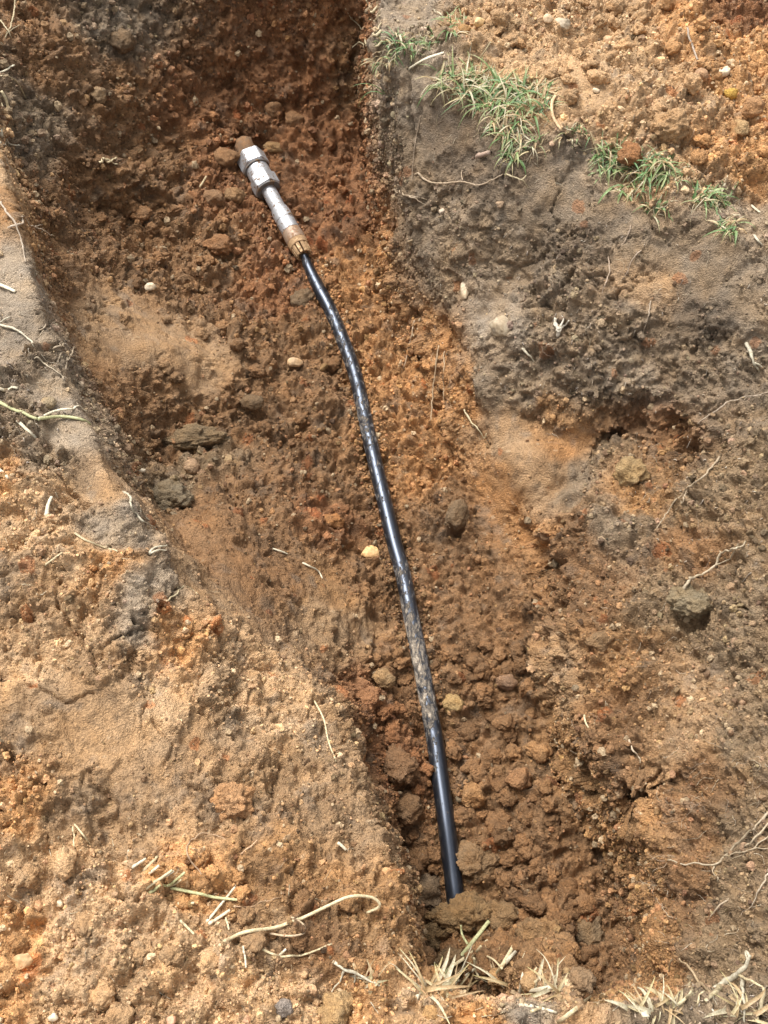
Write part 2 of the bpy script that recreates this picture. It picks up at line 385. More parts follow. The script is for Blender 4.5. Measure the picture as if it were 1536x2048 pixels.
# ------------------------------------------------------------ relief
N0 = mesh_normals(P, tris)
for _ in range(3):      # soften the normals so that lumps do not collide at folds
    e_ = np.concatenate([tris[:, [0, 1]], tris[:, [1, 2]], tris[:, [2, 0]]])
    N0 = N0 + np.stack([np.bincount(e_[:, 0], N0[e_[:, 1], a], len(P)) + np.bincount(e_[:, 1], N0[e_[:, 0], a], len(P)) for a in range(3)], -1) * .3
    N0 = (N0 / (np.linalg.norm(N0, axis=1)[:, None] + 1e-9)).astype(f32)
kvar = np.clip(kk * 1.35 - .14 + .42 * fbm(P, .09, 61, 3), .03, 1.15).astype(f32)
warp = np.stack([fbm(P, .02, 71 + i, 2) for i in range(3)], -1) * .006
Pw = P + warp
b1, id1 = balls(Pw, .060, 1, .42)
b2, id2 = balls(Pw, .030, 2, .60)
b3, id3 = balls(Pw + warp * .4, .0150, 3, .65)
b4, id4 = balls(Pw + warp * .4, .0075, 4, .7)
d = .016 * fbm(P, .16, 81, 3) + .006 * fbm(P, .05, 82, 3)
d += np.clip(kvar * 1.3 - .45, 0, 1) * b1 * .44
d += np.clip(kvar * 1.3 - .2, 0, 1) * b2 * .52
d += np.clip(kvar * 1.3, 0, 1) * b3 * .55
pw1, pi1 = plates(P + warp * 1.3 + np.stack([wx, wy, wx], -1) * .012, .058, 301, .55)
pw2, pi2 = plates(P + warp, .026, 302, .6)
pw3, pi3 = plates(P + warp * .6, .012, 303, .6)
kp = np.clip(kvar * 1.5 - .12, 0, 1)
d += kp * (.0068 * pw1 + .0042 * pw2 + .0020 * pw3)
# ledges where the clay broke away in steps
lg = fbm(P + warp * 2, .15, 89, 4, .55) * 3.6
d += np.clip(kvar * 1.4 - .1, 0, 1) * .013 * (np.floor(lg) + np.clip((lg - np.floor(lg)) * 5 - 2, 0, 1))
d += np.clip(kvar * 1.3 + .05, 0, 1) * b4 * .5
for s_, a_, sd in ((.07, .013, 100), (.036, .0095, 101), (.019, .0062, 102), (.0105, .0036, 103), (.0062, .0018, 104)):
    bn = np.abs(noise(Pw, s_, sd) + .35 * noise(Pw, s_ * .55, sd + 50))
    d += np.clip(kvar + .12, 0, 1.1) * a_ * np.minimum(bn * 2.2, 1)
d += kvar * .002 * fbm(P, .006, 83, 2)
d -= .018 * np.clip(kvar, 0, 1)
# crevices between pressed lumps
r1 = np.abs(fbm(P + warp * 1.5, .11, 84, 5, .62)); crack = np.clip(1 - r1 / .03, 0, 1) * np.clip(noise(P, .12, 85) * 3 - .6, 0, 1)
d -= crack.astype(f32) * .010
r2 = np.abs(fbm(P + warp * 1.5, .045, 86, 4, .65)); crack2 = np.clip(1 - r2 / .05, 0, 1) * np.clip(noise(P, .06, 87) * 3 - .9, 0, 1)
d -= crack2.astype(f32) * .004
# scrape marks left by the digging bucket on smooth faces
smoothness = np.clip(1 - kvar * 2.2, 0, 1)
Ps = P.copy(); Ps[:, 0] = P[:, 0] * .9 + P[:, 1] * .5; Ps[:, 1] = (P[:, 1] * .9 - P[:, 0] * .5) * .12; Ps[:, 2] *= .5
d += smoothness * .0035 * fbm(Ps, .014, 88, 2)
fade = np.where(inside, 1, .3) * np.clip(.42 + 2.2 * N0[:, 2], .42, 1)
fade = fade * np.where(P[:, 1] < .24, np.clip(.25 + .9 * N0[:, 2], .3, 1), 1)
P1 = P + N0 * (d * fade)[:, None].astype(f32)

# clay bulges where the wall leans out over the floor
for (hx, hy, hz, hr, hd) in [(1075, 930, -.31, .085, .034), (985, 770, -.28, .07, .022), (930, 640, -.27, .05, .016), (1400, 1190, -.2, .06, .02), (1290, 1080, -.24, .05, .018),
                             (330, 730, -.31, .10, .02), (680, 1230, -.36, .08, .016), (1420, 1480, -.17, .08, .02), (520, 1000, -.36, .06, .015), (1340, 1640, -.22, .07, .03), (1310, 1880, -.25, .05, .025), (1190, 1360, -.3, .05, .02), (1420, 1000, -.17, .06, .025), (1480, 1200, -.1, .07, .02), (1130, 1620, -.37, .04, .018)]:
    hz = DZ(hz); hp = np.array(W(hx, hy, hz) + (hz,))
    i0 = np.argmin(((P - hp) ** 2).sum(1)); hp = P1[i0].copy()
    q_ = ((P1 - hp + warp * 2) ** 2).sum(1) / hr ** 2
    P1 += (N0[i0][None] * (hd * np.clip(1 - q_, 0, 1) ** 1.5)[:, None]).astype(f32)
# hollows, gaps and crevices in the walls
for (hx, hy, hz, hr, hd) in [(1232, 868, -.30, .022, .04), (1085, 1115, -.34, .05, .035), (1040, 1075, -.35, .035, .03), (1150, 1030, -.32, .03, .025), (1130, 1150, -.33, .03, .03), (745, 130, -.2, .03, .03), (1285, 815, -.24, .035, .030), (1345, 850, -.25, .04, .030), (1385, 915, -.26, .035, .045),
                             (1215, 1570, -.32, .045, .05), (1290, 1590, -.27, .03, .03), (1405, 1243, -.18, .03, .05), (1370, 1238, -.18, .02, .03), (282, 1050, -.26, .03, .06), (330, 1062, -.25, .022, .04), (312, 1050, -.26, .02, .05),
                             (852, 1905, -.40, .022, .05), (858, 1935, -.40, .02, .05), (325, 880, -.33, .024, .03), (385, 893, -.34, .018, .03), (430, 885, -.36, .018, .025),
                             (300, 800, -.30, .016, .02), (1245, 1700, -.30, .045, .03), (1190, 1500, -.34, .03, .025), (1225, 1800, -.33, .04, .03), (1060, 1420, -.39, .03, .02), (905, 375, -.1, .01, .015), (850, 660, -.31, .03, .03), (895, 700, -.33, .025, .025), (800, 1700, -.4, .02, .03),
                             (1150, 1380, -.34, .02, .02), (1165, 1200, -.3, .02, .025), (640, 1300, -.35, .02, .03), (620, 1245, -.33, .012, .02), (680, 1410, -.36, .02, .03), (1140, 1920, -.39, .03, .04), (1100, 1790, -.39, .02, .03),
                             (470, 160, -.25, .03, .03), (350, 250, -.3, .03, .03), (600, 120, -.25, .04, .03), (200, 250, -.25, .02, .02), (380, 280, -.33, .025, .02), (660, 90, -.2, .04, .03), (500, 20, -.12, .04, .03)]:
    hz = DZ(hz); hp = np.array(W(hx, hy, hz) + (hz,))
    i0 = np.argmin(((P - hp) ** 2).sum(1)); hp = P1[i0].copy()
    wv_ = P1 + warp * 1.6 - hp
    q_ = np.sqrt((wv_ ** 2).sum(1)) / hr
    nn_ = N0[i0]
    P1 -= (nn_[None] * (hd * np.clip(1.5 * (1 - q_), 0, 1) ** .8 * (q_ < 1))[:, None]).astype(f32)

# drying cracks in the compacted clay
for ck in [[(108, 1130, 0), (120, 1170, 0), (112, 1212, 0), (150, 1262, 0), (190, 1325, 0)], [(128, 968, 0), (150, 992, 0), (178, 1018, 0)], [(332, 1128, -.01), (352, 1165, -.02), (340, 1195, -.02)],
           [(300, 1440, -.02), (342, 1482, -.03), (330, 1535, -.03)], [(55, 1365, 0), (130, 1402, 0), (182, 1388, 0)], [(420, 1255, -.07), (455, 1300, -.07), (478, 1345, -.08)], [(520, 1480, -.1), (560, 1530, -.1), (552, 1590, -.09)],
           [(818, 150, 0), (826, 195, -.01), (842, 232, -.03)], [(1000, 472, -.1), (1040, 500, -.11), (1095, 498, -.11)], [(1160, 560, -.13), (1205, 572, -.13), (1240, 612, -.13)], [(1480, 1500, -.1), (1445, 1560, -.13), (1462, 1610, -.12)],
           [(240, 1195, 0), (262, 1240, -.01), (300, 1262, -.02), (322, 1310, -.03)], [(180, 1560, 0), (232, 1600, 0), (240, 1660, 0)], [(240, 560, -.32), (310, 600, -.34), (352, 610, -.35)], [(520, 1130, -.27), (560, 1190, -.29), (600, 1215, -.31)], [(1290, 420, -.02), (1300, 470, -.05), (1330, 500, -.06)]]:
    cp_ = [np.array(W(a, b, DZ(z)) + (DZ(z),)) for a, b, z in ck]
    for a, b in zip(cp_, cp_[1:]):
        ab = (b - a)[:2]; pw_ = P[:, :2] + warp[:, :2] * 1.5
        tt = np.clip(((pw_ - a[:2]) @ ab) / (ab @ ab), 0, 1)
        dd = np.linalg.norm(pw_ - a[:2] - tt[:, None] * ab, axis=1)
        P1 -= (N0 * (.011 * np.clip(1 - dd / .0045, 0, 1))[:, None]).astype(f32)

# the pipe and its coupling press a bed into the soil
PIPE_R = .0165
PIPE_PX = [(609, 512), (616, 530), (628, 556), (641, 582), (662, 622), (690, 690), (712, 755), (733, 850), (751, 930), (770, 1010), (788, 1085),
           (806, 1150), (824, 1240), (838, 1310), (855, 1400), (869, 1475), (881, 1560), (893, 1650), (904, 1740), (911, 1800), (916, 1850), (920, 1890)]
def pipe_z(py):
    return DZ(float(np.interp(py, [500, 560, 640, 1650, 1800, 1890], [-.386, -.390, -.395, -.393, -.399, -.412])))
PIPE_W = np.array([W(px, py, pipe_z(py)) + (pipe_z(py),) for px, py in PIPE_PX])
FIT_A = np.array(W(611, 515, DZ(-.382)) + (DZ(-.382),)); FIT_B = np.array(W(485, 286, DZ(-.358)) + (DZ(-.358),))
def press(P1, A, B, ra, rb, depth=.25):
    ab = B[:2] - A[:2]; L2 = (ab ** 2).sum()
    t = np.clip(((P1[:, 0] - A[0]) * ab[0] + (P1[:, 1] - A[1]) * ab[1]) / L2, 0, 1)
    dx = P1[:, 0] - A[0] - t * ab[0]; dy = P1[:, 1] - A[1] - t * ab[1]
    dist = np.sqrt(dx * dx + dy * dy); r = ra + (rb - ra) * t
    cz_ = A[2] + (B[2] - A[2]) * t
    lim = cz_ - depth * r + np.maximum(dist - r * .95, 0) * 1.1 + np.maximum(dist - r * 1.5, 0) * 2.5
    P1[:, 2] = np.where(dist < r * 3.5, np.minimum(P1[:, 2], lim + .0018 * fn), P1[:, 2])
fn = noise(P, .012, 97) + noise(P, .006, 98)
for a, b in zip(PIPE_W[:-3], PIPE_W[1:-2]):
    press(P1, a, b, PIPE_R, PIPE_R, .15)
press(P1, FIT_A, FIT_A + (FIT_B - FIT_A) * .38, .024, .026, .3)
press(P1, FIT_A + (FIT_B - FIT_A) * .38, FIT_A + (FIT_B - FIT_A) * .84, .036, .038, .25)

# clod by clod tints
def tint(ident, b, s, amt):
    t = (ident - .5) * 2
    return 1 + amt * t * np.clip(b / (.25 * s), 0, 1)
mul = tint(id1, b1, .06, .10) * tint(id2, b2, .03, .16) * tint(id3, b3, .015, .20) * tint(id4, b4, .0075, .22)
mul *= (1 + .10 * kp * (pi1 * 2 - 1)) * (1 + .14 * kp * (pi2 * 2 - 1)) * (1 + .10 * kp * (pi3 * 2 - 1))
mul *= (1 + .24 * fbm(P, .05, 91, 4)) * (1 + .28 * fbm(P, .17, 90, 3))
C = colr * mul[:, None]
hue = fbm(P, .035, 92, 3)                                # redder / greyer patches
C[:, 0] *= 1 + .10 * hue; C[:, 2] *= 1 - .16 * hue
gl = lum(C)[:, None]
grey = np.clip(fbm(P, .03, 93, 3) * 1.6 - .3, 0, .6)[:, None] * .75
C = C * (1 - grey) + gl * np.array([1.20, .96, .72]) * grey * .74
darkc = ((id3 > .86) & (b3 > .003)) | ((id2 > .93) & (b2 > .006))
C[darkc] *= .62
redc = (id2 < .07) & (b2 > .005)
C[redc] *= np.array([1.25, .92, .75])
pale = (id4 > .93) & (b4 > .0015) & (noise(P, .05, 95) > -.1)
C[pale] = C[pale] * .4 + np.array([.50, .36, .22]) * .6 * np.clip(lum(colr[pale]) / .27, .5, 1.1)[:, None]
C = np.clip(C, .012, .8)

def new_mesh(name, verts, faces4=None, faces3=None, smooth=True):
    me = bpy.data.meshes.new(name)
    verts = np.ascontiguousarray(verts, dtype=f32)
    me.vertices.add(len(verts)); me.vertices.foreach_set('co', verts.ravel())
    idx, tot = [], []
    if faces4 is not None: idx.append(faces4.ravel()); tot.append(np.full(len(faces4), 4))
    if faces3 is not None: idx.append(faces3.ravel()); tot.append(np.full(len(faces3), 3))
    idx = np.concatenate(idx).astype(np.int32); tot = np.concatenate(tot).astype(np.int32)
    me.loops.add(len(idx)); me.loops.foreach_set('vertex_index', idx)
    me.polygons.add(len(tot))
    me.polygons.foreach_set('loop_start', np.concatenate([[0], np.cumsum(tot)[:-1]]).astype(np.int32))
    me.polygons.foreach_set('loop_total', tot)
    me.polygons.foreach_set('use_smooth', np.full(len(tot), smooth))
    me.update(calc_edges=True); me.validate()
    return me

def set_color(me, cols, name='soil'):
    at = me.color_attributes.new(name, 'FLOAT_COLOR', 'POINT')
    a = np.ones((len(cols), 4), f32); a[:, :3] = cols
    at.data.foreach_set('color', a.ravel())

def set_float(me, vals, name):
    at = me.attributes.new(name, 'FLOAT', 'POINT')
    at.data.foreach_set('value', np.ascontiguousarray(vals, dtype=f32))

def link(name, me, mat=None, parent=None):
    o = bpy.data.objects.new(name, me)
    COL.objects.link(o)
    if mat: me.materials.append(mat)
    if parent: o.parent = parent
    return o

def tag(o, label=None, cat=None, group=None, kind=None):
    if label: o['label'] = label
    if cat: o['category'] = cat
    if group: o['group'] = group
    if kind: o['kind'] = kind
    return o

# ------------------------------------------------------------ materials
def mat_nodes(name):
    m = bpy.data.materials.new(name); m.use_nodes = True
    t = m.node_tree
    b = t.nodes['Principled BSDF']
    return m, t, b

def N(t, kind, **kw):
    n = t.nodes.new(kind)
    for k, v in kw.items():
        setattr(n, k, v)
    return n

def ramp(t, stops):
    r = t.nodes.new('ShaderNodeValToRGB')
    els = r.color_ramp.elements
    while len(els) < len(stops): els.new(.5)
    for e, (p, c) in zip(els, stops):
        e.position = p; e.color = tuple(c) + (1,) if len(c) == 3 else c
    return r

def soil_material(name, bump=1.0, scale=1.0):
    m, t, b = mat_nodes(name)
    at = N(t, 'ShaderNodeAttribute', attribute_name='soil')
    tc = N(t, 'ShaderNodeTexCoord')
    n1 = N(t, 'ShaderNodeTexNoise'); n1.inputs['Scale'].default_value = 260 * scale; n1.inputs['Detail'].default_value = 4; n1.inputs['Roughness'].default_value = .65
    n2 = N(t, 'ShaderNodeTexNoise'); n2.inputs['Scale'].default_value = 900 * scale; n2.inputs['Detail'].default_value = 2
    v1 = N(t, 'ShaderNodeTexVoronoi'); v1.inputs['Scale'].default_value = 330 * scale
    for n in (n1, n2, v1): t.links.new(tc.outputs['Object'], n.inputs['Vector'])
    r = ramp(t, [(.25, (.48, .47, .46)), (.5, (1, 1, 1)), (.75, (1.42, 1.42, 1.42))])
    t.links.new(n1.outputs['Fac'], r.inputs['Fac'])
    mx = N(t, 'ShaderNodeMix', data_type='RGBA', blend_type='MULTIPLY'); mx.inputs['Factor'].default_value = .85
    t.links.new(at.outputs['Color'], mx.inputs['A']); t.links.new(r.outputs['Color'], mx.inputs['B'])
    t.links.new(mx.outputs['Result'], b.inputs['Base Color'])
    rr = N(t, 'ShaderNodeMapRange'); rr.inputs['To Min'].default_value = .62; rr.inputs['To Max'].default_value = .95
    t.links.new(n1.outputs['Fac'], rr.inputs['Value']); t.links.new(rr.outputs['Result'], b.inputs['Roughness'])
    b.inputs['Specular IOR Level'].default_value = .35
    add = N(t, 'ShaderNodeMath', operation='MULTIPLY_ADD'); add.inputs[1].default_value = -.5
    t.links.new(v1.outputs['Distance'], add.inputs[0]); t.links.new(n1.outputs['Fac'], add.inputs[2])
    add2 = N(t, 'ShaderNodeMath', operation='MULTIPLY_ADD'); add2.inputs[1].default_value = .35
    t.links.new(n2.outputs['Fac'], add2.inputs[0]); t.links.new(add.outputs[0], add2.inputs[2])
    bp = N(t, 'ShaderNodeBump'); bp.inputs['Strength'].default_value = .9 * bump; bp.inputs['Distance'].default_value = .006
    t.links.new(add2.outputs[0], bp.inputs['Height']); t.links.new(bp.outputs['Normal'], b.inputs['Normal'])
    return m

M_SOIL = soil_material('crumbly soil')
M_CRUMB = soil_material('soil crumbs', .6)

# ------------------------------------------------------------ the ground sheet with the trench
me = new_mesh('ground', P1, None, tris)
set_color(me, C)
ground = link('ground', me, M_SOIL)
ground['kind'] = 'structure'
ground['label'] = 'orange and grey brown clay soil with a deep trench dug through it'

# coarse copy of the relief, used to rest things on it
NF1 = mesh_normals(P1, tris)
bvh = BVHTree.FromPolygons(P1[:n_coarse].tolist(), tris_coarse.tolist())
print('vertices', len(P1), 'triangles', len(tris), 'coarse', n_coarse)

def at(px, py, up=0.0):
    """point of the soil surface seen at a photo point, lifted by up"""
    dvec = Vector(ray(px, py)).normalized()
    loc, nor, _, dist = bvh.ray_cast(Vector((0, 0, CAM_H)), dvec, 10)
    if loc is None:
        loc = Vector(W(px, py, 0) + (0,))
    return loc + Vector((0, 0, up))

def drop(x, y, z0=.4):
    loc, nor, _, _ = bvh.ray_cast(Vector((x, y, z0)), Vector((0, 0, -1)), 3)
    return (loc, nor) if loc is not None else (Vector((x, y, 0)), Vector((0, 0, 1)))
# ------------------------------------------------------------ shape builders
def ico(n):
    me = bpy.data.meshes.new('tmp')
    import bmesh
    bm = bmesh.new(); bmesh.ops.create_icosphere(bm, subdivisions=n, radius=1.0)
    v = np.array([x.co[:] for x in bm.verts], dtype=f32); fc = np.array([[y.index for y in x.verts] for x in bm.faces], dtype=np.int32)
    bm.free(); bpy.data.meshes.remove(me)
    return v, fc
ICO = {n: ico(n) for n in (1, 2, 3, 4, 5)}

def px_size(p):
    """metres per photo pixel at a point"""
    d = p[1] * SA + (CAM_H - p[2]) * CA
    return d / FPX

def lump_mesh(name, rx, ry, rz, seed, rough=.5, level=4):
    v, fc = ICO[level]
    r = max(rx, ry, rz)
    v = v.copy()
    off = np.array([seed * 1.7, seed * .9, seed * 2.3], f32)
    dd = 1 + .22 * fbm(v + off, 1.1, 5, 2)
    # broken faces: cut by a few planes
    rg = np.random.default_rng(seed)
    p = v * dd[:, None]
    for _ in range(11):
        n = rg.normal(size=3); n /= np.linalg.norm(n); lim = rg.uniform(.60, .9)
        e = p @ n - lim
        p = p - np.outer(np.maximum(e, 0) * .85, n)
    p = p.astype(f32)
    if rough > .2:
        wv0 = np.stack([noise(p * r + off + i_, .01, 43) for i_ in range(3)], -1) * .003
        pv, _ = plates(p * r + off + wv0, max(.009, r * .55), 17, .7); p += v * (.10 * rough * pv)[:, None]
        pv, _ = plates(p * r + off + wv0, .007, 18, .6); p += v * (.0013 / r * rough * pv)[:, None]
        wv = np.stack([noise(p * r + off + i_, .012, 41) for i_ in range(3)], -1) * .004
        h, _ = balls(p * r + off + wv, r * .5 + .002, 7, .7); p += v * (h / r * rough * .35)[:, None]
        h, _ = balls(p * r + off, .010, 8, .7); p += v * (h / r * rough * .6)[:, None]
        for s_, a_ in ((.02, .005), (.010, .0042), (.005, .0026)):
            p += v * (rough * a_ * np.abs(noise(p * r + off, s_, 9)) / r * 1.8)[:, None]
    else:
        p += v * (.05 * noise(p * 2 + off, .6, 9))[:, None]
    p *= np.array([rx, ry, rz], f32)
    return new_mesh(name, p, None, fc), p

def soil_colors(p, base, seed, amt=.22):
    q = p + seed * .37
    m = 1 + amt * fbm(q, .02, 31, 3) + .14 * noise(q, .006, 32)
    c = np.array(base)[None, :] * m[:, None]
    h = fbm(q, .015, 33, 2)
    c[:, 0] *= 1 + .08 * h; c[:, 2] *= 1 - .12 * h
    return np.clip(c, .01, .8)

m, t, b = mat_nodes('smooth pebble')
a_ = N(t, 'ShaderNodeAttribute', attribute_name='soil'); tc = N(t, 'ShaderNodeTexCoord')
n1 = N(t, 'ShaderNodeTexNoise'); n1.inputs['Scale'].default_value = 180; n1.inputs['Detail'].default_value = 5
t.links.new(tc.outputs['Object'], n1.inputs['Vector'])
r_ = ramp(t, [(.3, (.7, .66, .6)), (.6, (1.08, 1.08, 1.08))]); t.links.new(n1.outputs['Fac'], r_.inputs['Fac'])
mx = N(t, 'ShaderNodeMix', data_type='RGBA', blend_type='MULTIPLY'); mx.inputs['Factor'].default_value = 1
t.links.new(a_.outputs['Color'], mx.inputs['A']); t.links.new(r_.outputs['Color'], mx.inputs['B']); t.links.new(mx.outputs['Result'], b.inputs['Base Color'])
b.inputs['Roughness'].default_value = .65
bp = N(t, 'ShaderNodeBump'); bp.inputs['Strength'].default_value = .35; bp.inputs['Distance'].default_value = .002
t.links.new(n1.outputs['Fac'], bp.inputs['Height']); t.links.new(bp.outputs['Normal'], b.inputs['Normal'])
M_PEBBLE = m

def lump(name, cat, px, py, wpx, hpx, color, label, rough=.6, sink=.25, group=None, rot=0.0, seed=None):
    if name == 'soil_clod': color = tuple(c * k_ for c, k_ in zip(color, (.84, .94, .92)))
    if name == 'soil_clod' and wpx > 55: rough = max(rough, 1.0)
    p = at(px, py)
    s = px_size(p)
    seed = seed or int(px * 3 + py)
    rx = wpx * s / 2; ry = hpx * s / 2
    rz = min(rx, ry) * .85
    me, v = lump_mesh(name, rx / 1.05, ry / 1.0, rz, seed, rough, 5 if max(wpx, hpx) > 70 else 4 if max(wpx, hpx) > 26 else 3)
    set_color(me, soil_colors(v, color, seed, .22 if rough > .2 else .08))
    o = link(name, me, M_SOIL if rough > .2 else M_PEBBLE)
    o.location = (p.x, p.y, p.z + rz * (1 - 2 * sink) * .8)
    o.rotation_euler = (random.uniform(-.2, .2), random.uniform(-.2, .2), rot)
    tag(o, label, cat, group)
    return o

